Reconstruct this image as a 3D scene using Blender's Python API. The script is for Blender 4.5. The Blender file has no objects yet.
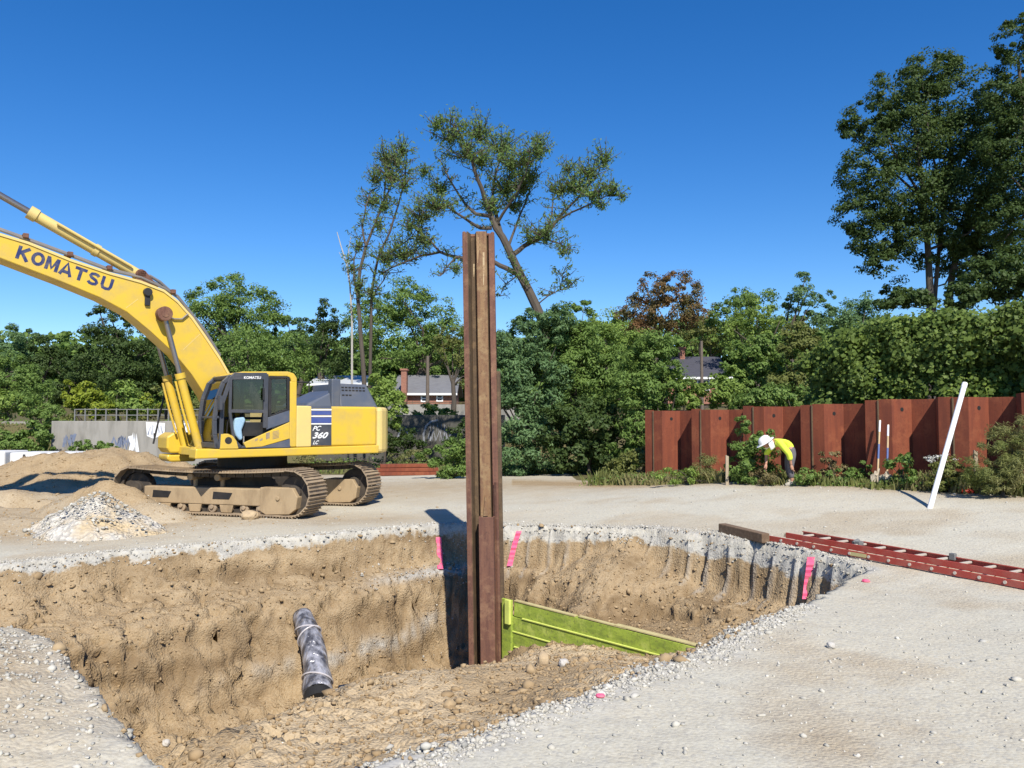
import bpy, bmesh, math, random
import numpy as np
from mathutils import Vector, Matrix

# ------------------------------------------------------------------ camera, sky, sun, exposure
SC = bpy.context.scene
COL = SC.collection
FPX, EYE = 800.0, 2.06
PITCH = math.atan(36.0 / FPX)
cam_d = bpy.data.cameras.new("camera")
cam_d.sensor_width = 36.0
cam_d.lens = 36.0 * FPX / 1024.0
cam_d.clip_start, cam_d.clip_end = 0.1, 3000.0
cam = bpy.data.objects.new("camera", cam_d)
cam.location = (0, 0, EYE)
cam.rotation_euler = (math.pi / 2 + PITCH, 0, 0)
COL.objects.link(cam)
SC.camera = cam

SUN_EL, SUN_AZ = math.radians(45), math.radians(13)      # azimuth: to the right of straight behind the camera
to_sun = Vector((math.sin(SUN_AZ) * math.cos(SUN_EL), -math.cos(SUN_AZ) * math.cos(SUN_EL), math.sin(SUN_EL)))
world = bpy.data.worlds.new("World")
SC.world = world
world.use_nodes = True
wn = world.node_tree
sky = wn.nodes.new("ShaderNodeTexSky")
sky.sky_type = 'NISHITA'
sky.sun_disc = False
sky.sun_elevation = SUN_EL
sky.sun_rotation = math.pi - SUN_AZ
sky.altitude = 300
sky.air_density = 1.0
sky.dust_density = 0.0
sky.ozone_density = 5.0
bg = wn.nodes["Background"]
bg.inputs["Strength"].default_value = 0.11
hs = wn.nodes.new("ShaderNodeHueSaturation")
hs.inputs["Hue"].default_value = 0.508
hs.inputs["Saturation"].default_value = 1.30
wn.links.new(sky.outputs["Color"], hs.inputs["Color"])
wn.links.new(hs.outputs["Color"], bg.inputs["Color"])
sun_d = bpy.data.lights.new("sun", 'SUN')
sun_d.energy = 5.0
sun_d.angle = math.radians(0.5)
sun_d.color = (1.0, 0.94, 0.84)
sun = bpy.data.objects.new("sun", sun_d)
sun.rotation_euler = (-to_sun).to_track_quat('-Z', 'Y').to_euler()
sun.location = (20, -40, 40)
COL.objects.link(sun)
SC.view_settings.view_transform = 'Standard'
SC.view_settings.look = 'None'
SC.view_settings.exposure = 0.45
SC.view_settings.gamma = 1.0
SC.view_settings.use_curve_mapping = False
SC.cycles.max_bounces = 6
SC.cycles.transparent_max_bounces = 12

# ------------------------------------------------------------------ helpers
RNG = np.random.default_rng(7)
random.seed(7)
_ca, _sa = math.cos(PITCH), math.sin(PITCH)

def ray(px, py):
    u, v = (px - 512.0) / FPX, (384.0 - py) / FPX
    return np.array([u, _ca - v * _sa, _sa + v * _ca])

def P(px, py, Y):
    """Point at depth Y that stands where the survey of the photograph puts it."""
    d = ray(px, py)
    return np.array([0, 0, EYE]) + d * (Y / d[1])

def G0(px, py, z=0.0):
    d = ray(px, py)
    t = (z - EYE) / d[2]
    return np.array([0, 0, EYE]) + d * t

def tag(o, label=None, cat=None, group=None, kind=None):
    if label: o["label"] = label
    if cat: o["category"] = cat
    if group: o["group"] = group
    if kind: o["kind"] = kind
    return o

def thing(name, label, cat, loc=(0, 0, 0), rz=0.0, group=None):
    o = bpy.data.objects.new(name, None)
    o.empty_display_size = 0.3
    o.location = loc
    o.rotation_euler = (0, 0, rz)
    COL.objects.link(o)
    return tag(o, label, cat, group)

def fast_mesh(name, v, quads=None, tris=None):
    me = bpy.data.meshes.new(name)
    v = np.asarray(v, np.float32)
    me.vertices.add(len(v))
    me.vertices.foreach_set("co", v.ravel())
    idx, tot = [], []
    if quads is not None and len(quads):
        idx.append(np.asarray(quads, np.int32).ravel()); tot.append(np.full(len(quads), 4, np.int32))
    if tris is not None and len(tris):
        idx.append(np.asarray(tris, np.int32).ravel()); tot.append(np.full(len(tris), 3, np.int32))
    idx, tot = np.concatenate(idx), np.concatenate(tot)
    me.loops.add(len(idx))
    me.loops.foreach_set("vertex_index", idx)
    me.polygons.add(len(tot))
    me.polygons.foreach_set("loop_start", np.concatenate([[0], np.cumsum(tot)[:-1]]).astype(np.int32))
    me.polygons.foreach_set("loop_total", tot)
    me.update(calc_edges=True)
    return me

def link(name, me, mat=None, parent=None, loc=None):
    o = bpy.data.objects.new(name, me)
    if mat:
        for m in (mat if isinstance(mat, (list, tuple)) else [mat]):
            me.materials.append(m)
    if parent: o.parent = parent
    if loc is not None: o.location = loc
    COL.objects.link(o)
    return o

class MB:
    """Collects solid pieces of ONE part and links them as one mesh object."""
    def __init__(self): self.v, self.f = [], []
    def add(self, vs, fs):
        b = len(self.v)
        self.v += [tuple(float(c) for c in p) for p in vs]
        self.f += [tuple(b + i for i in f) for f in fs]
        return self
    def box(self, c, s, fn=None):
        x, y, z = c; a, b, d = s[0] / 2, s[1] / 2, s[2] / 2
        vs = [(x + i * a, y + j * b, z + k * d) for k in (-1, 1) for j in (-1, 1) for i in (-1, 1)]
        if fn: vs = [fn(*p) for p in vs]
        return self.add(vs, [(0, 2, 3, 1), (4, 5, 7, 6), (0, 1, 5, 4), (2, 6, 7, 3), (0, 4, 6, 2), (1, 3, 7, 5)])
    def prism(self, poly, fn, t0, t1):
        n = len(poly)
        vs = [fn(a, b, t0) for a, b in poly] + [fn(a, b, t1) for a, b in poly]
        fs = [tuple(range(n))[::-1], tuple(range(n, 2 * n))]
        fs += [(i, (i + 1) % n, n + (i + 1) % n, n + i) for i in range(n)]
        return self.add(vs, fs)
    def strip(self, pts, w, fn, t0, t1, closed=False):
        """Bent flat bar of width w following the 2D polyline pts."""
        P2 = [np.array(p, float) for p in pts]; n = len(P2); L, R = [], []
        for i in range(n):
            a = P2[i - 1] if (i or closed) else P2[i]
            b = P2[(i + 1) % n] if (i < n - 1 or closed) else P2[i]
            d = b - a; d /= (np.linalg.norm(d) + 1e-9); nn = np.array([-d[1], d[0]])
            L.append(P2[i] + nn * w / 2); R.append(P2[i] - nn * w / 2)
        for i in range(n if closed else n - 1):
            j = (i + 1) % n
            self.prism([L[i], L[j], R[j], R[i]], fn, t0, t1)
        return self
    def tube(self, pts, r, n=10, caps=True):
        pts = [Vector(tuple(map(float, p))) for p in pts]
        rs = r if isinstance(r, (list, tuple, np.ndarray)) else [r] * len(pts)
        vs, fs = [], []
        prev = None
        for i, p in enumerate(pts):
            d = (pts[min(i + 1, len(pts) - 1)] - pts[max(i - 1, 0)])
            if d.length < 1e-9: d = Vector((0, 0, 1))
            d.normalize()
            if prev is None:
                ref = Vector((0, 0, 1)) if abs(d.z) < 0.9 else Vector((1, 0, 0))
                s = d.cross(ref).normalized()
            else:
                s = (prev - d * prev.dot(d)).normalized()
            prev = s; t = d.cross(s)
            for k in range(n):
                a = 2 * math.pi * k / n
                vs.append(p + (s * math.cos(a) + t * math.sin(a)) * float(rs[i]))
        m = len(pts)
        for i in range(m - 1):
            for k in range(n):
                k2 = (k + 1) % n
                fs.append((i * n + k, i * n + k2, (i + 1) * n + k2, (i + 1) * n + k))
        if caps:
            fs.append(tuple(range(n))[::-1]); fs.append(tuple(range((m - 1) * n, m * n)))
        return self.add(vs, fs)
    def build(self, name, mat, parent=None, bevel=0.0, smooth=False, seg=2, origin=None):
        v = np.array(self.v, float)
        loc = None
        if parent is None:
            lo, hi = v.min(0), v.max(0)
            loc = np.array([(lo[0] + hi[0]) / 2, (lo[1] + hi[1]) / 2, lo[2]]) if origin is None else np.array(origin)
            v = v - loc
        me = bpy.data.meshes.new(name)
        me.from_pydata([tuple(p) for p in v], [], self.f)
        bm = bmesh.new(); bm.from_mesh(me)
        bmesh.ops.recalc_face_normals(bm, faces=bm.faces); bm.to_mesh(me); bm.free()
        o = link(name, me, mat, parent, loc)
        if smooth:
            me.polygons.foreach_set("use_smooth", [True] * len(me.polygons))
            me.set_sharp_from_angle(angle=math.radians(40))
        if bevel > 0:
            m = o.modifiers.new("bevel", 'BEVEL'); m.width = bevel; m.segments = seg; m.limit_method = 'ANGLE'
            m.angle_limit = math.radians(35)
        return o

# ---- numpy noise
_perm = np.random.default_rng(11).random((256, 256))
def vnoise(x, y):
    xi, yi = np.floor(x).astype(int), np.floor(y).astype(int)
    fx, fy = x - xi, y - yi
    fx, fy = fx * fx * (3 - 2 * fx), fy * fy * (3 - 2 * fy)
    g = lambda a, b: _perm[a & 255, b & 255]
    return (g(xi, yi) * (1 - fx) + g(xi + 1, yi) * fx) * (1 - fy) + (g(xi, yi + 1) * (1 - fx) + g(xi + 1, yi + 1) * fx) * fy
def fbm(x, y, sc, octv=4, gain=0.5):
    s = np.zeros_like(x, float); a, tot = 1.0, 0.0
    for k in range(octv):
        s += a * (vnoise(x * sc + 17.3 * k, y * sc - 9.1 * k) - 0.5); tot += a
        a *= gain; sc *= 2.03
    return 2 * s / tot
def sstep(a, b, x):
    t = np.clip((x - a) / (b - a), 0, 1)
    return t * t * (3 - 2 * t)

# ---- materials
def nodes_of(name):
    m = bpy.data.materials.new(name); m.use_nodes = True
    nt = m.node_tree; b = nt.nodes["Principled BSDF"]
    return m, nt, b
def N(nt, t, **kw):
    n = nt.nodes.new(t)
    for k, v in kw.items():
        if k in n.inputs: n.inputs[k].default_value = v
        else: setattr(n, k, v)
    return n
def rgba(c): return (c[0], c[1], c[2], 1.0)
def mixc(nt, fac, a, b, mode='MIX'):
    m = nt.nodes.new("ShaderNodeMix"); m.data_type = 'RGBA'; m.blend_type = mode
    for sock, val in ((m.inputs[0], fac), (m.inputs[6], a), (m.inputs[7], b)):
        if isinstance(val, bpy.types.NodeSocket): nt.links.new(val, sock)
        elif isinstance(val, (int, float)): sock.default_value = val
        else: sock.default_value = rgba(val)
    return m.outputs[2]
def ramp(nt, src, p0, p1, c0=(0, 0, 0), c1=(1, 1, 1)):
    r = nt.nodes.new("ShaderNodeValToRGB")
    r.color_ramp.elements[0].position = p0; r.color_ramp.elements[1].position = p1
    r.color_ramp.elements[0].color = rgba(c0); r.color_ramp.elements[1].color = rgba(c1)
    nt.links.new(src, r.inputs[0]); return r.outputs[0]
def objco(nt, scale=(1, 1, 1)):
    tc = nt.nodes.new("ShaderNodeTexCoord"); mp = nt.nodes.new("ShaderNodeMapping")
    mp.inputs["Scale"].default_value = scale
    nt.links.new(tc.outputs["Object"], mp.inputs[0]); return mp.outputs[0]
def noise(nt, co, scale, detail=4, rough=0.55):
    n = N(nt, "ShaderNodeTexNoise"); n.inputs["Scale"].default_value = scale
    n.inputs["Detail"].default_value = detail; n.inputs["Roughness"].default_value = rough
    nt.links.new(co, n.inputs["Vector"]); return n.outputs["Fac"]
def bump(nt, bsdf, h, strength=0.4, dist=0.02):
    b = nt.nodes.new("ShaderNodeBump"); b.inputs["Strength"].default_value = strength
    b.inputs["Distance"].default_value = dist
    nt.links.new(h, b.inputs["Height"]); nt.links.new(b.outputs[0], bsdf.inputs["Normal"]); return b

def worn(name, base, rough=0.5, metal=0.0, dirt=(0.30, 0.22, 0.14), amount=0.35, scale=3.0, stretch=(1, 1, 1), bumpd=0.004, second=None, lo=0.45, hi=0.75):
    """Painted or bare surface with blotches of dust or wear."""
    m, nt, b = nodes_of(name)
    co = objco(nt, stretch)
    f = ramp(nt, noise(nt, co, scale, 6, 0.62), lo, hi)
    c = base
    if second is not None:
        c = mixc(nt, noise(nt, co, scale * 0.35, 3), base, second)
    mul = N(nt, "ShaderNodeMath", operation='MULTIPLY'); mul.inputs[1].default_value = amount
    nt.links.new(f, mul.inputs[0])
    out = mixc(nt, mul.outputs[0], c, dirt)
    nt.links.new(out, b.inputs["Base Color"])
    b.inputs["Metallic"].default_value = metal
    rr = N(nt, "ShaderNodeMapRange"); rr.inputs["To Min"].default_value = rough; rr.inputs["To Max"].default_value = min(1, rough + 0.3)
    nt.links.new(mul.outputs[0], rr.inputs[0]); nt.links.new(rr.outputs[0], b.inputs["Roughness"])
    if bumpd: bump(nt, b, noise(nt, co, scale * 8, 4), 0.35, bumpd)
    return m

def rustmat(name, cols, scale=3.0, st=(5, 5, 0.45)):
    """Scaled, streaked and speckled bare steel."""
    m, nt, b = nodes_of(name)
    co, cs = objco(nt, (1, 1, 1)), objco(nt, st)
    c = mixc(nt, ramp(nt, noise(nt, cs, scale, 6, .65), .40, .62), cols[0], cols[1])
    c = mixc(nt, ramp(nt, noise(nt, co, scale * 1.3, 7, .7), .50, .64), c, cols[2])
    c = mixc(nt, ramp(nt, noise(nt, co, 26, 5, .7), .54, .72), c, cols[3])
    nt.links.new(c, b.inputs["Base Color"]); b.inputs["Roughness"].default_value = .82
    b.inputs["Specular IOR Level"].default_value = .25
    bump(nt, b, noise(nt, co, 22, 6, .7), .5, .006)
    return m

def leafmat(name, c0, c1, c2=None, trans=0.45):
    m, nt, b = nodes_of(name)
    g = nt.nodes.new("ShaderNodeNewGeometry")
    c = mixc(nt, g.outputs["Random Per Island"], c0, c1)
    f = ramp(nt, noise(nt, objco(nt), 0.7, 3), 0.38, 0.62)
    c = mixc(nt, f, c, c2 if c2 else tuple(0.6 * a + 0.4 * d for a, d in zip(c0, c1)))
    nt.links.new(c, b.inputs["Base Color"])
    b.inputs["Roughness"].default_value = 0.55
    b.inputs["Specular IOR Level"].default_value = 0.25
    tr = nt.nodes.new("ShaderNodeBsdfTranslucent")
    cc = mixc(nt, 0.35, c, (0.10, 0.14, 0.02)); nt.links.new(cc, tr.inputs[0])
    mx = nt.nodes.new("ShaderNodeMixShader"); mx.inputs[0].default_value = trans
    nt.links.new(b.outputs[0], mx.inputs[1]); nt.links.new(tr.outputs[0], mx.inputs[2])
    nt.links.new(mx.outputs[0], nt.nodes["Material Output"].inputs[0])
    return m

M = {}
M['wood_green'] = rustmat("lime sprayed timber", [(0.33, 0.42, 0.055), (0.22, 0.29, 0.045), (0.43, 0.50, 0.10), (0.13, 0.13, 0.05)], 3.0, (1.2, 1.2, 3.5))
M['rust'] = rustmat("rusted sheet steel", [(0.171, 0.084, 0.056), (0.120, 0.058, 0.043), (0.228, 0.127, 0.078), (0.085, 0.046, 0.036)])
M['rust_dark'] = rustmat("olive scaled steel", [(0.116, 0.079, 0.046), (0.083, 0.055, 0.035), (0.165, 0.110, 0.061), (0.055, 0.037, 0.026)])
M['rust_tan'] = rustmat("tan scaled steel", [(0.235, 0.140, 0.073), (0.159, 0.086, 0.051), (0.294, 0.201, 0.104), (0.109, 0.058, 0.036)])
M['rust_red'] = rustmat("red rusted sheet piles", [(0.206, 0.057, 0.029), (0.150, 0.043, 0.025), (0.237, 0.075, 0.037), (0.125, 0.037, 0.022)], 1.6)
M['bare_scar'] = rustmat("pale scraped steel", [(0.46, 0.36, 0.22), (0.36, 0.24, 0.13), (0.26, 0.15, 0.08), (0.2, 0.11, 0.06)])
M['yellow'] = worn("machine yellow paint", (0.66, 0.45, 0.03), 0.40, 0, (0.40, 0.29, 0.12), 0.6, 2.6, bumpd=0.001, second=(0.58, 0.385, 0.05))
M['pale_yellow'] = worn("pale yellow paint", (0.66, 0.50, 0.17), 0.45, 0, (0.48, 0.36, 0.2), 0.35, 2.5, bumpd=0.001)
M['dark_grey'] = worn("dark grey machine paint", (0.045, 0.05, 0.062), 0.45, 0, (0.16, 0.14, 0.12), 0.3, 3, bumpd=0.001)
M['hood_grey'] = worn("hood grey paint", (0.07, 0.085, 0.12), 0.5, 0, (0.2, 0.18, 0.15), 0.3, 3, bumpd=0.001)
M['black'] = worn("black rubber", (0.012, 0.012, 0.013), 0.6, 0, (0.1, 0.08, 0.06), 0.25, 4, bumpd=0.001)
M['decal_blue'] = worn("decal blue", (0.05, 0.08, 0.26), 0.4, 0, (0.3, 0.3, 0.3), 0.12, 4, bumpd=0)
M['decal_navy'] = worn("lettering navy", (0.018, 0.028, 0.11), 0.4, 0, (0.45, 0.36, 0.12), 0.25, 9, bumpd=0)
M['white'] = worn("white paint", (0.80, 0.80, 0.78), 0.45, 0, (0.5, 0.45, 0.38), 0.2, 4, bumpd=0)
M['pvc'] = worn("white plastic pipe", (0.82, 0.82, 0.82), 0.35, 0, (0.55, 0.5, 0.42), 0.22, 4, bumpd=0)
M['track'] = worn("dusty track steel", (0.25, 0.19, 0.13), 0.75, 0.1, (0.45, 0.34, 0.21), 0.7, 3.5, bumpd=0.006, lo=0.35, hi=0.65)
M['track_dirt'] = worn("dust caked undercarriage", (0.36, 0.265, 0.155), 0.88, 0, (0.17, 0.115, 0.062), 0.8, 3.4, stretch=(1, 1, 0.4), bumpd=0.012)
M['chrome'] = worn("hydraulic rod", (0.30, 0.27, 0.25), 0.28, 0.8, (0.2, 0.14, 0.1), 0.4, 5, bumpd=0)




M['wood_lime'] = worn("bright lime sprayed timber", (0.60, 0.66, 0.14), 0.7, 0, (0.3, 0.33, 0.07), 0.5, 4.0, bumpd=0.003)
M['wood_top'] = worn("raw timber edge", (0.50, 0.43, 0.20), 0.8, 0, (0.28, 0.19, 0.09), 0.7, 3.5, bumpd=0.003)
M['timber'] = worn("weathered timber", (0.135, 0.085, 0.05), 0.85, 0, (0.30, 0.22, 0.14), 0.5, 5.0, stretch=(1, 4, 4), bumpd=0.004)
M['stake'] = worn("grey stake wood", (0.36, 0.29, 0.2), 0.85, 0, (0.2, 0.15, 0.1), 0.5, 8.0, bumpd=0.002)
M['ladder_red'] = worn("red fibreglass", (0.36, 0.050, 0.035), 0.45, 0, (0.36, 0.2, 0.14), 0.45, 5, bumpd=0.001)
M['alu'] = worn("dusty aluminium", (0.62, 0.56, 0.47), 0.45, 0.3, (0.5, 0.4, 0.28), 0.5, 6, bumpd=0)
M['pink'] = worn("pink marking ribbon", (0.72, 0.085, 0.20), 0.7, 0, (0.45, 0.28, 0.2), 0.6, 12, bumpd=0.002)
M['concrete'] = worn("weathered concrete", (0.24, 0.225, 0.20), 0.9, 0, (0.10, 0.095, 0.08), 0.7, 1.6, stretch=(1.6, 1.6, 0.35), bumpd=0.004, second=(0.32, 0.305, 0.275))
M['concrete_dark'] = worn("shade-painted concrete", (0.085, 0.08, 0.068), 0.9, 0, (0.045, 0.05, 0.033), 0.7, 1.5, stretch=(1, 1, 0.4), bumpd=0.004)  # tree shade on the middle wall is put into this dark tone
M['concrete_white'] = worn("pale concrete", (0.60, 0.60, 0.59), 0.9, 0, (0.5, 0.47, 0.42), 0.4, 1.6, bumpd=0.003)
M['bark'] = worn("grey brown bark", (0.085, 0.068, 0.052), 0.9, 0, (0.04, 0.033, 0.026), 0.6, 3.0, stretch=(3, 3, 0.5), bumpd=0.02)
M['bark_pale'] = worn("bleached dead wood", (0.40, 0.38, 0.34), 0.9, 0, (0.2, 0.18, 0.15), 0.4, 4, bumpd=0.004)
M['brick'] = None
M['roof_grey'] = worn("grey shingles", (0.15, 0.15, 0.16), 0.9, 0, (0.09, 0.09, 0.10), 0.6, 2.0, stretch=(1, 1, 6), bumpd=0.01)
M['roof_dark'] = worn("dark shingles", (0.055, 0.055, 0.07), 0.9, 0, (0.03, 0.03, 0.04), 0.6, 2.0, stretch=(1, 1, 6), bumpd=0.01)
M['roof_pale'] = worn("pale metal roof", (0.55, 0.58, 0.62), 0.5, 0.2, (0.4, 0.4, 0.4), 0.4, 1.0, bumpd=0)
M['steel'] = worn("galvanised rail", (0.20, 0.20, 0.19), 0.6, 0.3, (0.2, 0.17, 0.14), 0.4, 3, bumpd=0)
M['pole_wood'] = worn("utility pole wood", (0.14, 0.11, 0.085), 0.9, 0, (0.07, 0.055, 0.045), 0.5, 3, bumpd=0.005)
M['skin'] = worn("skin", (0.42, 0.22, 0.14), 0.55, 0, (0.35, 0.16, 0.1), 0.2, 8, bumpd=0)
M['hivis'] = worn("high visibility yellow cloth", (0.66, 0.80, 0.06), 0.8, 0, (0.42, 0.55, 0.04), 0.4, 9, bumpd=0.01)
M['trousers'] = worn("dusty grey trousers", (0.13, 0.12, 0.13), 0.9, 0, (0.07, 0.065, 0.07), 0.5, 9, bumpd=0.01)
M['boot'] = worn("tan boots", (0.36, 0.33, 0.27), 0.8, 0, (0.2, 0.16, 0.1), 0.4, 9, bumpd=0.004)
M['handle_blue'] = worn("blue handle band", (0.10, 0.15, 0.34), 0.5, 0, (0.3, 0.3, 0.3), 0.2, 6, bumpd=0)
M['handle_wood'] = worn("ash wood handle", (0.55, 0.40, 0.22), 0.6, 0, (0.35, 0.24, 0.12), 0.4, 8, bumpd=0)
M['shovel_steel'] = worn("sandy shovel steel", (0.50, 0.43, 0.33), 0.7, 0.1, (0.3, 0.24, 0.17), 0.5, 9, bumpd=0)
M['jacket'] = worn("pale blue cloth", (0.30, 0.46, 0.60), 0.85, 0, (0.16, 0.25, 0.36), 0.5, 7, bumpd=0.02)
M['seat'] = worn("seat fabric", (0.045, 0.043, 0.045), 0.9, 0, (0.1, 0.09, 0.08), 0.3, 8, bumpd=0.004)

def brickmat():
    m, nt, b = nodes_of("red brick")
    co = objco(nt, (1, 1, 1))
    mp = nt.nodes.new("ShaderNodeMapping"); mp.inputs["Rotation"].default_value = (math.pi / 2, 0, 0)
    nt.links.new(co, mp.inputs[0])
    t = N(nt, "ShaderNodeTexBrick"); t.inputs["Scale"].default_value = 4.0
    t.inputs["Color1"].default_value = rgba((0.30, 0.12, 0.075)); t.inputs["Color2"].default_value = rgba((0.22, 0.085, 0.055))
    t.inputs["Mortar"].default_value = rgba((0.36, 0.28, 0.22)); t.inputs["Mortar Size"].default_value = 0.012
    nt.links.new(mp.outputs[0], t.inputs["Vector"]); nt.links.new(t.outputs[0], b.inputs["Base Color"])
    b.inputs["Roughness"].default_value = 0.9
    return m
M['brick'] = brickmat()
def glassmat():
    m, nt, b = nodes_of("tinted cab glass")
    nt.nodes.remove(b)
    tr = nt.nodes.new("ShaderNodeBsdfTransparent"); tr.inputs[0].default_value = (0.46, 0.52, 0.52, 1)
    gl = nt.nodes.new("ShaderNodeBsdfGlossy"); gl.inputs["Roughness"].default_value = 0.03
    fr = nt.nodes.new("ShaderNodeFresnel"); fr.inputs[0].default_value = 1.75
    mx = nt.nodes.new("ShaderNodeMixShader")
    nt.links.new(fr.outputs[0], mx.inputs[0]); nt.links.new(tr.outputs[0], mx.inputs[1]); nt.links.new(gl.outputs[0], mx.inputs[2])
    nt.links.new(mx.outputs[0], nt.nodes["Material Output"].inputs[0])
    return m
M['glass'] = glassmat()
def wrapmat():
    m, nt, b = nodes_of("crinkled dark plastic wrap")
    co = objco(nt, (3.2, 3.2, 0.75))
    w = noise(nt, co, 2.6, 3, 0.5)
    c = ramp(nt, w, 0.38, 0.64, (0.07, 0.07, 0.08), (0.40, 0.40, 0.43))
    nt.links.new(c, b.inputs["Base Color"])
    b.inputs["Roughness"].default_value = 0.22
    b.inputs["Metallic"].default_value = 0.25
    bump(nt, b, noise(nt, co, 3.2, 2, 0.45), 0.9, 0.07)
    return m
M['wrap'] = wrapmat()
M['tape'] = worn("clear tape", (0.5, 0.47, 0.47), 0.25, 0, (0.3, 0.28, 0.28), 0.4, 8, bumpd=0.004)
M['void'] = worn("black pipe bore", (0.008, 0.008, 0.008), 0.8, 0, (0.02, 0.02, 0.02), 0.3, 8, bumpd=0)

M['lf_dark'] = leafmat("dark oak leaves", (0.049, 0.088, 0.026), (0.110, 0.163, 0.045))
M['lf_mid'] = leafmat("mid green leaves", (0.117, 0.203, 0.047), (0.245, 0.352, 0.086))
M['lf_light'] = leafmat("light green leaves", (0.176, 0.283, 0.059), (0.331, 0.429, 0.098))
M['lf_bright'] = leafmat("yellow green leaves", (0.197, 0.267, 0.028), (0.365, 0.407, 0.049))
M['lf_olive'] = leafmat("olive leaves", (0.136, 0.166, 0.043), (0.254, 0.264, 0.078))
M['lf_blue'] = leafmat("blue green leaves", (0.093, 0.177, 0.075), (0.207, 0.321, 0.124))
M['lf_bronze'] = leafmat("bronze autumn leaves", (0.207, 0.103, 0.048), (0.317, 0.174, 0.079), (0.143, 0.127, 0.048))
M['lf_willow'] = leafmat("thin willow leaves", (0.12, 0.215, 0.05), (0.25, 0.37, 0.10), (0.18, 0.25, 0.075), 0.55)
M['lf_dry'] = leafmat("dry tan weeds", (0.20, 0.15, 0.07), (0.30, 0.24, 0.11), (0.13, 0.12, 0.05), 0.2)
M['lf_grass'] = leafmat("weeds and grass", (0.121, 0.167, 0.041), (0.255, 0.282, 0.080), (0.295, 0.268, 0.121))
M['lf_white'] = leafmat("white flower heads", (0.5, 0.5, 0.46), (0.7, 0.7, 0.65), None, 0.15)

# ------------------------------------------------------------------ terrain
W0 = np.array([4.01, 22.3]); WD = np.array([5.21, -5.5]); WD = WD / np.linalg.norm(WD); WN = np.array([-0.726, -0.687])
def wall_coords(X, Y):
    dx, dy = X - W0[0], Y - W0[1]
    return dx * WD[0] + dy * WD[1], dx * WN[0] + dy * WN[1]

far_px = [(0, 566), (60, 559), (120, 552), (240, 541), (340, 534), (443, 524), (478, 526), (515, 527), (580, 531), (640, 535), (700, 541), (760, 550), (820, 561), (862, 573)]
near_px = [(800, 606), (742, 634), (712, 651), (600, 691), (500, 729), (430, 757), (380, 777)]
FAR = np.array([(-10.5, 9.6)] + [tuple(G0(*p)[:2]) for p in far_px])
NEAR = np.array([tuple(G0(*p)[:2]) for p in near_px] + [(-1.0, 4.15), (-1.7, 4.15), (-2.15, 4.75)] +
                [tuple(G0(*p)[:2]) for p in [(108, 735), (60, 684), (26, 650), (0, 637)]] + [(-6.0, 7.6), (-10.5, 8.2)])
POLY = np.vstack([FAR, NEAR])

def seg_dist(X, Y, chain):
    best = np.full(X.shape, 1e9); par = np.zeros(X.shape); acc = 0.0
    for a, b in zip(chain[:-1], chain[1:]):
        d = b - a; L = np.hypot(*d)
        t = np.clip(((X - a[0]) * d[0] + (Y - a[1]) * d[1]) / L ** 2, 0, 1)
        dd = np.hypot(X - a[0] - t * d[0], Y - a[1] - t * d[1])
        m = dd < best
        best = np.where(m, dd, best); par = np.where(m, acc + t * L, par); acc += L
    return best, par
def inside(X, Y, poly):
    r = np.zeros(X.shape, bool); n = len(poly)
    for i in range(n):
        a, b = poly[i], poly[(i + 1) % n]
        c = (a[1] > Y) != (b[1] > Y)
        r ^= c & (X < (b[0] - a[0]) * (Y - a[1]) / ((b[1] - a[1]) + 1e-12) + a[0])
    return r

# heights of the spoil and floor inside the pit: (pixel x, pixel y, z) or world
BA, BB = np.array([-0.15, 13.0]), np.array([2.55, 10.05])       # lagging boards run from the pile to the right
def fpx(px, py, z):
    g = G0(px, py, z); return (g[0], g[1], z)
CP = [fpx(740, 632, -.08), fpx(700, 655, -.10), fpx(650, 678, -.10), fpx(600, 698, -.10), fpx(500, 738, -.10), fpx(430, 765, -.10), (-1.2, 4.2, -.10),
      fpx(680, 664, -.62), fpx(633, 660, -1.05), fpx(583, 643, -1.17), fpx(550, 645, -1.25), fpx(531, 648, -1.42), fpx(504, 658, -1.65),
      fpx(485, 682, -1.95), fpx(462, 686, -1.8), fpx(430, 692, -1.45), fpx(400, 693, -1.15), fpx(350, 697, -.92), fpx(300, 712, -.82), fpx(220, 745, -.80), fpx(150, 762, -.62),
      (-1.9, 5.2, -.34), (-3.4, 6.6, -1.6), (-3.0, 8.3, -2.2), (-2.3, 9.0, -2.25), (-1.7, 10.6, -2.3), (-1.2, 12.2, -2.4), (-.5, 13.4, -2.3),
      (-4.0, 7.4, -2.2), (-4.2, 9.5, -2.3), (-6.5, 8.8, -2.2), (-9.0, 8.8, -2.2), (-5.5, 8.2, -1.8),
      fpx(583, 680, -.42), fpx(500, 710, -.5), fpx(400, 728, -.5), fpx(300, 745, -.40),
      (0.25, 13.55, -1.2), (1.2, 12.6, -1.2), (2.0, 11.7, -1.15), (2.9, 10.9, -1.05), (3.6, 10.7, -1.0), (1.2, 13.6, -1.25), (2.6, 12.6, -1.1), (3.9, 11.1, -.75), (4.2, 10.6, -.6), (3.2, 10.0, -.75), (2.75, 9.3, -.5)]
CP = np.array(CP, float)
def tps_fit(c):
    n = len(c); d = np.hypot(c[:, None, 0] - c[None, :, 0], c[:, None, 1] - c[None, :, 1])
    K = np.sqrt(d * d + 0.02) + np.eye(n) * -0.01
    Pm = np.c_[np.ones(n), c[:, :2]]
    A = np.block([[K, Pm], [Pm.T, np.zeros((3, 3))]])
    return np.linalg.solve(A, np.r_[c[:, 2], 0, 0, 0])
TW = tps_fit(CP)
def tps(X, Y):
    out = TW[-3] + TW[-2] * X + TW[-1] * Y
    for (cx, cy, _), w in zip(CP, TW[:-3]):
        out = out + w * np.sqrt((X - cx) ** 2 + (Y - cy) ** 2 + 0.02)
    return out

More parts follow.
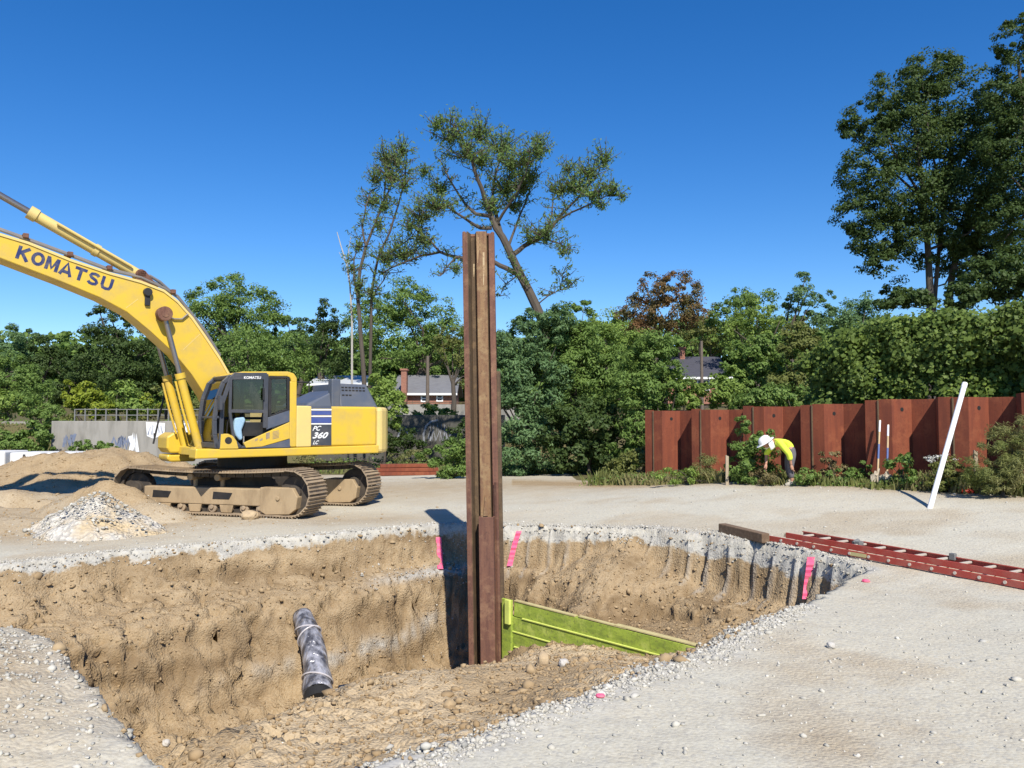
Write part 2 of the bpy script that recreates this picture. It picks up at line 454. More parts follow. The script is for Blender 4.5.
S_CORNER = seg_dist(np.array([G0(470, 526)[0]]), np.array([G0(470, 526)[1]]), FAR)[1][0]
def heap(X, Y, cx, cy, rx, ry, h, rot=0.0, p=1.3):
    c, s = math.cos(rot), math.sin(rot)
    u, v = ((X - cx) * c + (Y - cy) * s) / rx, (-(X - cx) * s + (Y - cy) * c) / ry
    r = np.sqrt(u * u + v * v)
    return h * np.clip(1 - r, 0, 1) ** p * (1 + 0.5 * np.clip(1 - r, 0, 1)) / 1.5

def H(X, Y, masks=False):
    X, Y = np.asarray(X, float), np.asarray(Y, float)
    z = 0.035 * fbm(X, Y, 0.35, 3)
    s, e = wall_coords(X, Y)
    hw = np.interp(s, [-3, 0, 3, 6, 12], [.2, .32, .56, .64, .70]) * sstep(-14, 0, s)
    z = z + hw * sstep(8.5, 1.0, e) * (e > -40)
    behind = sstep(-0.45, -0.95, e) * (s > -1.0)
    z = np.where((X > 2), z + behind * (1.75 - hw), z)
    # left plateau behind the concrete walls, ground climbing slowly away
    yw = np.where(X < -9.5, 34.9, 38.9)
    plat = sstep(0, 1.2, Y - yw) * (X < 3.5) 
    plat = np.maximum(plat, sstep(40, 50, Y))
    zz = 1.85 + np.clip(Y - 40, 0, 400) * 0.036
    z = z * (1 - plat) + np.maximum(z, zz) * plat
    # dirt heap left of and in front of the excavator
    n1 = fbm(X, Y, 0.9, 4)
    lm = heap(X, Y, -4.8, 5.3, 3.0, 3.0, 0.50, 0.0, 0.9)
    hp = heap(X, Y, -11.6, 23.2, 4.6, 3.0, 1.35, -0.05, 0.75) + heap(X, Y, -8.5, 17.05, 2.0, 1.0, 0.85, -0.3, 0.8)
    hp = hp + heap(X, Y, -16.5, 21.6, 6.0, 2.8, 0.70, 0.05) + heap(X, Y, -12.5, 19.6, 4.0, 2.2, 0.45, 0.1) + heap(X, Y, -10.6, 15.6, 4.2, 1.3, 0.30, -0.2)
    z = z + hp * (1 + 0.35 * n1) + (0.11 * fbm(X, Y, 2.2, 5, .65) + .10 * np.abs(fbm(X + 3, Y, 1.2, 3))) * np.clip(hp * 2.5, 0, 1)
    z = z + lm + .09 * fbm(X, Y, 2.4, 4, .6) * np.clip(lm * 6, 0, 1)
    rut = heap(X, Y, -11.0, 18.6, 3.2, 0.35, 0.5, -0.12, 1.0)
    z = z - rut
    # fine grain everywhere
    near = np.exp(-np.hypot(X, Y - 6) / 14.0)
    z = z + near * (0.016 * fbm(X, Y, 2.2, 4) + 0.006 * fbm(X, Y, 9.0, 2))
    dirt = np.clip(hp * 2.2, 0, 1); stone = np.zeros_like(z); pitm = np.zeros_like(z)
    # the pit
    wx, wy = 0.16 * fbm(X, Y, 1.1, 4) + .045 * fbm(X, Y, 7.0, 2), 0.16 * fbm(X + 40, Y + 7, 1.1, 4) + .045 * fbm(X + 9, Y, 7.0, 2)
    box = (X > -10.6) & (X < 6) & (Y > 3.4) & (Y < 17)
    ins = inside(X + wx, Y + wy, POLY) & box
    df, par = seg_dist(X + wx, Y + wy, FAR)
    dn, _ = seg_dist(X + wx, Y + wy, NEAR)
    left = par < S_CORNER
    bX = np.interp(X, [-7.5, -4.5, -2.8, -1.4, -.6], [2.0, 1.45, 1.0, 0.62, .46])
    dl = df + 0.07 * fbm(X * 0.5 + 3, Y * 0.8, 1.1, 4) * np.clip(df * 4, 0, 1)
    dl = dl + 0.06 * np.abs(fbm(X * 1.2 + 9, Y * 1.2, 1.0, 4)) * np.clip(df * 3, 0, 1)
    zl = np.interp(dl / bX, [0, .04, .20, .40, .85, 1.0, 1.10, 1.42, 2.0, 6], [0, -.20, -.58, -.72, -.80, -.98, -1.25, -2.05, -2.5, -3.5])
    rib = np.abs(((par - S_CORNER) / 0.40) % 1.0 - 0.5) * 2
    ribz = sstep(0.72, 0.98, rib)
    dr = df - 0.07 * ribz + 0.10 * fbm(X, Y, 2.2, 4) * np.clip(df * 5, 0, 1) - 0.02
    slide = np.exp(-((par - S_CORNER - 3.1) / 0.95) ** 2)
    zr1 = np.interp(dr, [0, .03, .12, .40, .75, .9, 1.1, 2.5, 6], [0, -.26, -.70, -.78, -.86, -1.0, -1.35, -1.9, -3.5])
    zr2 = np.interp(dr, [0, .04, .12, .6, 1.4, 2.4, 3.2, 5], [0, -.10, -.20, -.42, -.78, -1.05, -1.5, -3.5])
    zr = np.maximum(zr1, zr1 * (1 - slide) + zr2 * slide)
    wc = sstep(S_CORNER + .7, S_CORNER + 1.7, par)
    zw = zl * (1 - wc) + zr * wc
    fl = np.clip(tps(X, Y), -2.6, -0.03)
    fl = fl * sstep(0, 0.35, dn)
    zp = np.maximum(zw, fl)
    rough = 0.07 * fbm(X, Y, 1.3, 5, 0.62) + 0.055 * fbm(X, Y, 4.5, 4, 0.65) - 0.10 * sstep(.10, .0, np.abs(fbm(X * .8 + 3, Y * 1.5, 1.6, 3))) * np.where(left, 1, .4)
    zp = zp + rough * np.clip(np.minimum(df, dn) * 3, 0, 1)
    z = np.where(ins, np.minimum(zp, z + 0.02), z)
    edge = np.where(ins, 0, np.minimum(df, dn))
    # loose grey stone lies thick along the rims
    rim = (~ins) & box
    z = z + np.where(rim, 0.03 * np.exp(-(edge / 0.2) ** 2) * (0.5 + fbm(X, Y, 6, 3)), 0)
    if not masks: return z
    fn = fbm(X, Y, 2.6, 4)
    dirt = np.where(ins, sstep(0.05, 0.20, -zp + 0.22 * fn - np.where(left, .02, .10 * (1 - slide))), dirt)
    nearrim = ins & (dn < 0.30 + 0.1 * fn) & (dn < df); dirt = np.where(nearrim, sstep(0.10, 0.3, dn + .08 * fn), dirt)
    leftmound = ((X < -1.6) & (Y < 8.5))
    stone = np.where(rim, np.exp(-(edge / (0.22 + 0.10 * fn)) ** 2), 0) * np.where(leftmound, .25, 1)
    lipstone = np.where(ins, np.clip(1.0 - dirt, 0, 1), 0); stone = np.where(ins, 0, stone)
    vein = np.exp(-((z + 1.72 + 0.30 * fbm(X, Y, 0.8, 3)) / 0.10) ** 2) * (left & ins & (zw > fl + .06)) * sstep(-5.2, -3.0, X) * sstep(0.2, 0.5, df) * sstep(-.25, .3, fn) * .85
    ledge = np.exp(-((z + 0.80) / 0.06) ** 2) * (left & ins) * sstep(-2.9, -1.8, X)
    stone = np.clip(np.maximum(stone, np.maximum(vein, 0.9 * ledge)), 0, 1)
    stone = np.where((~left) & ins, np.maximum(stone, 0.42 * ribz * (z > -0.9) * (df < 0.45) * (1 - slide)), stone)
    # tan patches on the open yard
    patch = sstep(0.10, 0.45, fbm(X * .8, Y * 1.2, 0.55, 4)) * 0.34 + .22 * np.exp(-(((X - 2.1) / .35) ** 2 + ((Y - 5.3) / .35) ** 2))
    band = np.exp(-((Y - 23.5) / 3.5) ** 2) * sstep(6, 2, X) * 0.65 + np.exp(-((e - 1.3) / 0.9) ** 2) * 0.6 * (X > 0)
    lmd = np.clip(lm * 2.2, 0, .55)
    leftside = lmd + sstep(-4.5, -8.5, X) * sstep(12, 14.5, Y) * 0.75 * (Y < 30) + 0.6 * np.exp(-(((X + 3.5) / 3) ** 2 + ((Y - 16.6) / 1.2) ** 2))
    d2 = np.clip(np.maximum(np.maximum(patch, band), leftside) + 0.18 * fn, 0, 1)
    dirt = np.where(ins, dirt, np.maximum(dirt, d2))
    soil = np.where((e < -0.4) & (X > 2) | (Y > 30), 1.0, 0.0)
    moist = np.where(ins, sstep(0.0, 0.5, fbm(X, Y, 0.9, 4) + 0.25), 0)
    moist = np.where(lipstone > .5, moist + 2, moist)
    thr = np.where(left, .11, .20 - .14 * slide); thr = np.where(dn < df, .08, thr)
    return z, dirt, stone, moist, soil, ins.astype(float), thr, ((fl > zw - .02) & ins & (dn < 8.5) & ~((par > S_CORNER + .6) & (df < 3.0))) * sstep(.0, .5, fbm(X, Y, .8, 4) + .45)

def axis(segs):
    out = []
    for a, b, st in segs: out.append(np.arange(a, b, st))
    return np.concatenate(out)
def grow(a, b, n): return a + (b - a) * (np.linspace(0, 1, n + 1)[1:] ** 2.2)
gx = np.concatenate([-30 - grow(0, 900, 24)[::-1], np.arange(-30, -17, 0.16), np.arange(-17, -9.6, 0.075), np.arange(-9.6, 6.0, 0.042), np.arange(6.0, 30, 0.17), 30 + grow(0, 900, 24)])
gy = np.concatenate([-12 - grow(0, 400, 12)[::-1], np.arange(-12, 3.4, 0.28), np.arange(3.4, 16.6, 0.042), np.arange(16.6, 27, 0.11), np.arange(27, 52, 0.4), 52 + grow(0, 1200, 30)])
GX, GY = np.meshgrid(gx, gy)
Z, MD, MS, MM, ML, MI, MT, MP = H(GX, GY, True)
ny, nx = GX.shape
ii = (np.arange(ny - 1)[:, None] * nx + np.arange(nx - 1)[None, :]).ravel()
def vnoise3(x, y, z):
    xi, yi, zi = np.floor(x).astype(int), np.floor(y).astype(int), np.floor(z).astype(int)
    f = [t - np.floor(t) for t in (x, y, z)]; f = [t * t * (3 - 2 * t) for t in f]
    r = 0
    for i in (0, 1):
        for j in (0, 1):
            for k in (0, 1):
                h = _perm[(xi + i + 37 * (zi + k)) & 255, (yi + j + 91 * (zi + k)) & 255]
                r = r + h * (f[0] if i else 1 - f[0]) * (f[1] if j else 1 - f[1]) * (f[2] if k else 1 - f[2])
    return r
def fbm3(x, y, z, sc, octv=4, gain=.5):
    s = 0; a = 1.0; t = 0
    for k in range(octv):
        s = s + a * (vnoise3(x * sc + 7 * k, y * sc + 3 * k, z * sc) - .5); t += a; a *= gain; sc *= 2.1
    return 2 * s / t
GZX, GZY = np.gradient(Z, gx, axis=1), np.gradient(Z, gy, axis=0)
nrm = np.stack([-GZX, -GZY, np.ones_like(Z)], -1); nrm /= np.linalg.norm(nrm, axis=-1, keepdims=True)
pm = np.clip(seg_dist(GX, GY, np.vstack([POLY, POLY[:1]]))[0] * 4, 0, 1) * inside(GX, GY, POLY)
sel = pm > 0
px_, py_, pz_ = GX[sel], GY[sel], Z[sel]
lump = fbm3(px_, py_, pz_ * 1.6, 2.0, 4, .6)
crack = sstep(.10, .0, np.abs(fbm3(px_ + 5, py_, pz_ * 2.6, 1.5, 3)))
fine3 = fbm3(px_, py_, pz_ * 1.3, 9.0, 3, .6)
ridge = 1 - np.abs(fbm3(px_ * .8, py_ * .8, pz_ * 3.0 + 2, 2.6, 3))
steep = np.clip((1 - nrm[sel][:, 2]) * 2.2, 0.25, 1) * np.where((seg_dist(px_, py_, FAR)[1] > S_CORNER) & (pz_ > -.95), .5, 1)
strat = fbm3(px_ * .22, py_ * .22, pz_ * 1.4 + .12 * px_, 4.2, 3, .6)
amt = pm[sel] * steep * (.085 * lump - .09 * crack + .075 * fine3 + .13 * strat + .04 * (ridge - .7))
GXd, GYd, GZd = GX.copy(), GY.copy(), Z.copy()
GXd[sel] += nrm[sel][:, 0] * amt; GYd[sel] += nrm[sel][:, 1] * amt; GZd[sel] += nrm[sel][:, 2] * amt
MM0 = MM.copy(); MM = MM.copy() % 2.0; MM[sel] = np.clip(.30 + .7 * lump - 1.1 * strat + .4 * crack - 1.6 * np.clip(nrm[sel][:, 2] - .55, 0, 1) + .55 * ((seg_dist(px_, py_, FAR)[1] > S_CORNER) & (pz_ < -.82) & (py_ > 10)), 0, 1)  # cracks and recessed layers darkened: their shade is put into the dirt colour
me = fast_mesh("ground", np.c_[GXd.ravel(), GYd.ravel(), GZd.ravel()], np.c_[ii, ii + 1, ii + nx + 1, ii + nx])
me.polygons.foreach_set("use_smooth", [True] * len(me.polygons))
at = me.color_attributes.new("mask", 'FLOAT_COLOR', 'POINT')
at.data.foreach_set("color", np.c_[MD.ravel(), MS.ravel(), MM.ravel(), ML.ravel()].astype(np.float32).ravel())

at2 = me.color_attributes.new("cut", 'FLOAT_COLOR', 'POINT')
at2.data.foreach_set("color", np.c_[MI.ravel(), MT.ravel(), np.clip(MP, 0, 1).ravel(), MI.ravel() * 0 + 1].astype(np.float32).ravel())

def groundmat():
    m, nt, b = nodes_of("gravel yard and dug earth")
    a = nt.nodes.new("ShaderNodeAttribute"); a.attribute_name = "mask"
    sep = nt.nodes.new("ShaderNodeSeparateColor"); nt.links.new(a.outputs["Color"], sep.inputs[0])
    co = objco(nt)
    def vor(scale, out="Color"):
        v = N(nt, "ShaderNodeTexVoronoi"); v.inputs["Scale"].default_value = scale; nt.links.new(co, v.inputs["Vector"]); return v
    big, mid, fine = noise(nt, co, 0.45, 5, .6), noise(nt, co, 3.0, 5, .6), noise(nt, co, 28.0, 5, .7)
    v1, v2 = vor(34), vor(13)
    g1 = nt.nodes.new("ShaderNodeSeparateColor"); nt.links.new(v1.outputs["Color"], g1.inputs[0])
    g2 = nt.nodes.new("ShaderNodeSeparateColor"); nt.links.new(v2.outputs["Color"], g2.inputs[0])
    grav = mixc(nt, ramp(nt, big, 0.38, 0.66), (0.415, 0.39, 0.315), (0.45, 0.40, 0.30))
    grav = mixc(nt, ramp(nt, g1.outputs[0], 0.55, 1.0), grav, (0.33, 0.315, 0.275))
    grav = mixc(nt, ramp(nt, fine, 0.35, 0.7), grav, (0.52, 0.495, 0.41))
    dirt = mixc(nt, ramp(nt, mid, 0.35, 0.65), (0.28, 0.196, 0.108), (0.35, 0.258, 0.152))
    dirt = mixc(nt, ramp(nt, fine, 0.42, 0.75), dirt, (0.405, 0.318, 0.20))
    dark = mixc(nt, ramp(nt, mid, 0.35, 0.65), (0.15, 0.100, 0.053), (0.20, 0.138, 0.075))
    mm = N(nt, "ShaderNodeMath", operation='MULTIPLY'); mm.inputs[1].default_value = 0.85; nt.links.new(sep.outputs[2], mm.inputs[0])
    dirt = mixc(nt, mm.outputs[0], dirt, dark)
    a2 = nt.nodes.new("ShaderNodeAttribute"); a2.attribute_name = "cut"
    s2 = nt.nodes.new("ShaderNodeSeparateColor"); nt.links.new(a2.outputs["Color"], s2.inputs[0])
    dry = mixc(nt, ramp(nt, fine, .35, .7), (0.42, 0.32, 0.195), (0.51, 0.405, 0.265))
    dirt = mixc(nt, s2.outputs[2], dirt, dry)
    stn = mixc(nt, g2.outputs[0], (0.20, 0.195, 0.18), (0.50, 0.48, 0.425))
    stn = mixc(nt, ramp(nt, fine, 0.3, 0.7), stn, (0.40, 0.385, 0.35))
    soil = mixc(nt, mid, (0.075, 0.075, 0.03), (0.15, 0.12, 0.06))
    # inside the dig the gravel crust gives way to earth at a ragged depth below the yard
    xyz = nt.nodes.new("ShaderNodeSeparateXYZ"); nt.links.new(co, xyz.inputs[0])
    n3 = noise(nt, co, 1.7, 6, .65)
    def mth(op, x, y):
        q = N(nt, "ShaderNodeMath", operation=op)
        for i_, t_ in enumerate((x, y)):
            if isinstance(t_, bpy.types.NodeSocket): nt.links.new(t_, q.inputs[i_])
            else: q.inputs[i_].default_value = t_
        return q.outputs[0]
    dep = mth('SUBTRACT', mth('SUBTRACT', mth('MULTIPLY', mth('SUBTRACT', n3, .5), .75), xyz.outputs[2]), s2.outputs[1])
    mr = N(nt, "ShaderNodeMapRange"); mr.inputs["From Min"].default_value = -.02; mr.inputs["From Max"].default_value = .05; nt.links.new(dep, mr.inputs[0])
    lay = mr.outputs[0]
    dfac = N(nt, "ShaderNodeMix"); dfac.data_type = 'FLOAT'; nt.links.new(s2.outputs[0], dfac.inputs[0]); nt.links.new(sep.outputs[0], dfac.inputs[2]); nt.links.new(lay, dfac.inputs[3])
    crust = mth('MULTIPLY', s2.outputs[0], mth('SUBTRACT', 1.0, lay))
    sfac = mth('MAXIMUM', sep.outputs[1], mth('MULTIPLY', crust, .9))
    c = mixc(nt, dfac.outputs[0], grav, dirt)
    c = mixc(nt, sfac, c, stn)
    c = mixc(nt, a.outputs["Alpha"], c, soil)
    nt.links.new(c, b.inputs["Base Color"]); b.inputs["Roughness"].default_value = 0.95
    b.inputs["Specular IOR Level"].default_value = 0.15
    add = N(nt, "ShaderNodeMath", operation='MULTIPLY_ADD'); add.inputs[1].default_value = 0.6
    nt.links.new(fine, add.inputs[0]); nt.links.new(mid, add.inputs[2])
    sub = N(nt, "ShaderNodeMath", operation='MULTIPLY_ADD'); sub.inputs[1].default_value = -0.5
    nt.links.new(v1.outputs["Distance"], sub.inputs[0]); nt.links.new(add.outputs[0], sub.inputs[2])
    bs = N(nt, 'ShaderNodeMath', operation='MULTIPLY_ADD'); bs.inputs[1].default_value = .60; bs.inputs[2].default_value = .24; nt.links.new(sep.outputs[0], bs.inputs[0])
    bb = bump(nt, b, sub.outputs[0], 0.6, 0.035); nt.links.new(bs.outputs[0], bb.inputs['Strength'])
    return m
ground = tag(link("ground", me, groundmat()), kind="structure")

def hit(px, py, y0=4.0, y1=60.0, step=0.01):
    """Where the line of sight through a survey pixel meets the terrain."""
    d = ray(px, py); ys = np.arange(y0, y1, step); t = ys / d[1]
    X, Zr = d[0] * t, EYE + d[2] * t
    g = H(X, ys); k = np.argmax(Zr < g)
    if Zr[k] >= g[k]: k = len(ys) - 1
    return np.array([X[k], ys[k], g[k]])
def gz(x, y): return float(H(np.array([x]), np.array([y]))[0])

# ------------------------------------------------------------------ loose stones and clods (nobody could count them)
_ico_v = None
def ico():
    global _ico_v
    if _ico_v is None:
        bm = bmesh.new(); bmesh.ops.create_icosphere(bm, subdivisions=1, radius=1.0)
        _ico_v = (np.array([v.co[:] for v in bm.verts]), np.array([[v.index for v in f.verts] for f in bm.faces])); bm.free()
    return _ico_v
def stones(name, pts, sizes, mat, sink=0.25):
    v0, f0 = ico(); n = len(pts); nv = len(v0)
    r = RNG
    rad = 1 + 0.85 * (r.random((n, nv)) - 0.5)
    sc = sizes[:, None] * np.array([1, 1, 1]) * (0.6 + 0.8 * r.random((n, 3))) * np.array([1, 1, .75])
    ang = r.random(n) * 2 * math.pi
    V = v0[None] * rad[..., None] * sc[:, None, :]
    c, s = np.cos(ang)[:, None], np.sin(ang)[:, None]
    V = np.stack([V[..., 0] * c - V[..., 1] * s, V[..., 0] * s + V[..., 1] * c, V[..., 2]], -1)
    V = V + pts[:, None, :] + np.array([0, 0, 1]) * (sizes[:, None, None] * (0.5 - sink))
    F = f0[None] + (np.arange(n) * nv)[:, None, None]
    return tag(link(name, fast_mesh(name, V.reshape(-1, 3), tris=F.reshape(-1, 3)), mat), kind="stuff")
def stonemat(name, c0, c1, c2):
    m, nt, b = nodes_of(name)
    g = nt.nodes.new("ShaderNodeNewGeometry")
    c = mixc(nt, g.outputs["Random Per Island"], c0, c1)
    c = mixc(nt, ramp(nt, noise(nt, objco(nt), 12, 4), .4, .7), c, c2)
    nt.links.new(c, b.inputs["Base Color"]); b.inputs["Roughness"].default_value = 0.9
    return m
def along(chain, n, spread, side):
    seg = np.diff(chain, axis=0); L = np.hypot(seg[:, 0], seg[:, 1]); cum = np.r_[0, np.cumsum(L)]
    t = RNG.random(n) * cum[-1]; k = np.clip(np.searchsorted(cum, t) - 1, 0, len(L) - 1)
    p = chain[k] + seg[k] * ((t - cum[k]) / L[k])[:, None]
    nn = np.c_[-seg[k][:, 1], seg[k][:, 0]] / L[k][:, None]
    return p + nn * (side * np.abs(RNG.normal(0, spread, n)) - side * 0.06)[:, None]
q = np.vstack([along(FAR, 9000, 0.20, 1), along(NEAR[:8], 7000, 0.12, 1), along(NEAR[9:], 500, 0.25, 1),
               np.c_[RNG.uniform(-4, 6, 700), RNG.uniform(4.2, 12, 700)], np.c_[RNG.uniform(-10, 12, 1500), RNG.uniform(12, 19, 1500)], np.c_[RNG.uniform(-3, 5, 1300), RNG.uniform(4, 8, 1300)], np.c_[RNG.normal(-4.2, .9, 3200), RNG.normal(5.6, 1.0, 3200)]])
ok = ~inside(q[:, 0], q[:, 1], POLY); q = q[ok]
q = np.vstack([q, along(FAR[5:9], 500, 0.6, -1)])
kk = np.flatnonzero((sel & (MM0 > 1.5)).ravel()); kk = RNG.choice(kk, 9000)
qq = np.c_[GXd.ravel()[kk], GYd.ravel()[kk], GZd.ravel()[kk]] + RNG.normal(0, .01, (9000, 3))
qq = np.vstack([np.c_[q, H(q[:, 0], q[:, 1])], qq])
sz = np.clip(RNG.lognormal(-4.7, 0.45, len(qq)), 0.004, 0.034)
stones("loose_gravel", qq, sz, stonemat("crushed grey stone", (0.24, 0.235, 0.215), (0.58, 0.55, 0.48), (0.40, 0.37, 0.30)))
ks = np.flatnonzero(sel.ravel()); ks = RNG.choice(ks, 26000)
q3 = np.c_[GXd.ravel()[ks], GYd.ravel()[ks], GZd.ravel()[ks]] + RNG.normal(0, .008, (len(ks), 3))
q = np.c_[np.r_[RNG.normal(-10.5, 3, 2500), RNG.normal(-12, 3, 3000)], np.r_[RNG.normal(17.0, 1.6, 2500), RNG.normal(22, 1.3, 3000)]]; q = q[~inside(q[:, 0], q[:, 1], POLY)]
q3 = np.vstack([q3, np.c_[q, H(q[:, 0], q[:, 1])]]); q = q3
sz = np.clip(RNG.lognormal(-4.6, 0.6, len(q)), 0.005, 0.07)
stones("earth_clods", q3, sz, stonemat("brown clods", (0.23, 0.155, 0.078), (0.38, 0.28, 0.16), (0.29, 0.205, 0.11)), 0.35)

def boulder(name, label, px, py, size, mat, cat="rock", squash=(1, 1, .8), Y=None):
    bm = bmesh.new(); bmesh.ops.create_icosphere(bm, subdivisions=3, radius=1.0)
    p = hit(px, py); o = RNG.random(3) * 50
    for v in bm.verts:
        c = np.array(v.co); k = 1 + 0.22 * fbm(np.array([c[0] + o[0] + c[2]]), np.array([c[1] + o[1] - c[2]]), 1.1, 3)[0]
        k *= 1 - 0.12 * (abs(c[0]) > .7)
        v.co = Vector(c * k * size * np.array(squash)) + Vector((0, 0, size * squash[2] * 0.55))
    m = bpy.data.meshes.new(name); bm.to_mesh(m); bm.free()
    return tag(link(name, m, mat, None, tuple(p)), label, cat)
rk = stonemat("tan rock", (0.40, 0.30, 0.18), (0.45, 0.34, 0.2), (0.33, 0.25, 0.16))
rkg = stonemat("grey rock", (0.42, 0.40, 0.37), (0.5, 0.47, 0.42), (0.36, 0.33, 0.28))
boulder("rock", "tan blocky rock lying beside the near excavator track", 250, 519, 0.17, rk, squash=(1.3, 1, .7))
boulder("rock", "buff fist-sized stone on the brown spoil below the lime boards", 543, 667, 0.10, rk, squash=(.8, .8, 1.0))
boulder("rock", "pale small stone beside the buff stone on the spoil", 564, 666, 0.065, rkg)
boulder("rock", "pale angular stone on the spoil near the left mound of gravel", 166, 746, 0.06, rkg)
boulder("rock", "single white stone on the open gravel right of the pit", 831, 648, 0.045, rkg)

# pale gravel heap between the pit and the excavator
def gravel_heap():
    c = G0(88, 536)[:2] + np.array([0.0, 0.35]); n = 70
    a = np.linspace(-2.3, 2.3, n); A, B = np.meshgrid(a, np.linspace(-1.5, 1.5, n))
    X, Y = c[0] + A, c[1] + B
    base = H(X, Y); h = 0.74 * np.clip(1 - np.sqrt((A / 1.25) ** 2 + (B / 1.0) ** 2), -0.3, 1)
    h = h + 0.20 * fbm(X, Y, 1.8, 4) - 0.04 + 0.04 * fbm(X, Y, 9, 2)
    zz = base + np.where(h > 0, h, h * 1.5)
    i = (np.arange(n - 1)[:, None] * n + np.arange(n - 1)[None]).ravel()
    m = fast_mesh("gravel_heap", np.c_[(A).ravel(), (B).ravel(), zz.ravel()], np.c_[i, i + 1, i + n + 1, i + n])
    m.polygons.foreach_set("use_smooth", [True] * len(m.polygons))
    mt, nt, b = nodes_of("pale crushed stone heap")
    co = objco(nt); v = N(nt, "ShaderNodeTexVoronoi"); v.inputs["Scale"].default_value = 16; nt.links.new(co, v.inputs["Vector"])
    sp = nt.nodes.new("ShaderNodeSeparateColor"); nt.links.new(v.outputs["Color"], sp.inputs[0])
    cc = mixc(nt, sp.outputs[0], (0.34, 0.32, 0.285), (0.56, 0.53, 0.47))
    cc = mixc(nt, ramp(nt, noise(nt, co, 1.2, 4), .45, .62), cc, (0.46, 0.36, 0.22))
    nt.links.new(cc, b.inputs["Base Color"]); b.inputs["Roughness"].default_value = .95
    bump(nt, b, v.outputs["Distance"], 0.8, 0.05)
    o = link("gravel_heap", m, mt, None, (c[0], c[1], 0))
    tag(o, "low heap of pale crushed stone in front of the excavator", "gravel heap")
    q = np.c_[RNG.normal(c[0], .55, 700), RNG.normal(c[1] - .15, .42, 700)]
    hh = 0.74 * np.clip(1 - np.sqrt(((q[:, 0] - c[0]) / 1.25) ** 2 + ((q[:, 1] - c[1]) / 1.0) ** 2), 0, 1)
    stones("heap_stones", np.c_[q, H(q[:, 0], q[:, 1]) + hh], np.clip(RNG.lognormal(-4.2, .55, 700), .008, .055), bpy.data.materials["crushed grey stone"])
gravel_heap()

# ------------------------------------------------------------------ excavator
EXC = np.array([-6.08, 18.83]); EU = np.array([-0.788, -0.616]); EL = np.array([0.616, -0.788])
exc = thing("excavator", "large yellow tracked excavator with dark cab frame parked beyond the pit", "excavator", (EXC[0], EXC[1], 0.0), math.atan2(EU[1], EU[0]))

def sz(px, py, l):
    """Place along (s) and above (z) the machine's own vertical plane at sideways offset l."""
    d = ray(px, py)
    # (EXC + s EU + l EL) x d = 0
    A = EXC + l * EL
    s = (A[0] * d[1] - A[1] * d[0]) / (EU[1] * d[0] - EU[0] * d[1])
    Y = A[1] + s * EU[1]
    return (s, EYE + d[2] * Y / d[1])
XZ = lambda a, b, t: (a, t, b)                # outline in (s, z), thickness along l
XY = lambda a, b, t: (a, b, t)
def TL(a, b, z): return (-0.573 * a - 0.819 * b, 0.819 * a - 0.573 * b, z)
def outl(pts, l): return [sz(x, y, l) for x, y in pts]

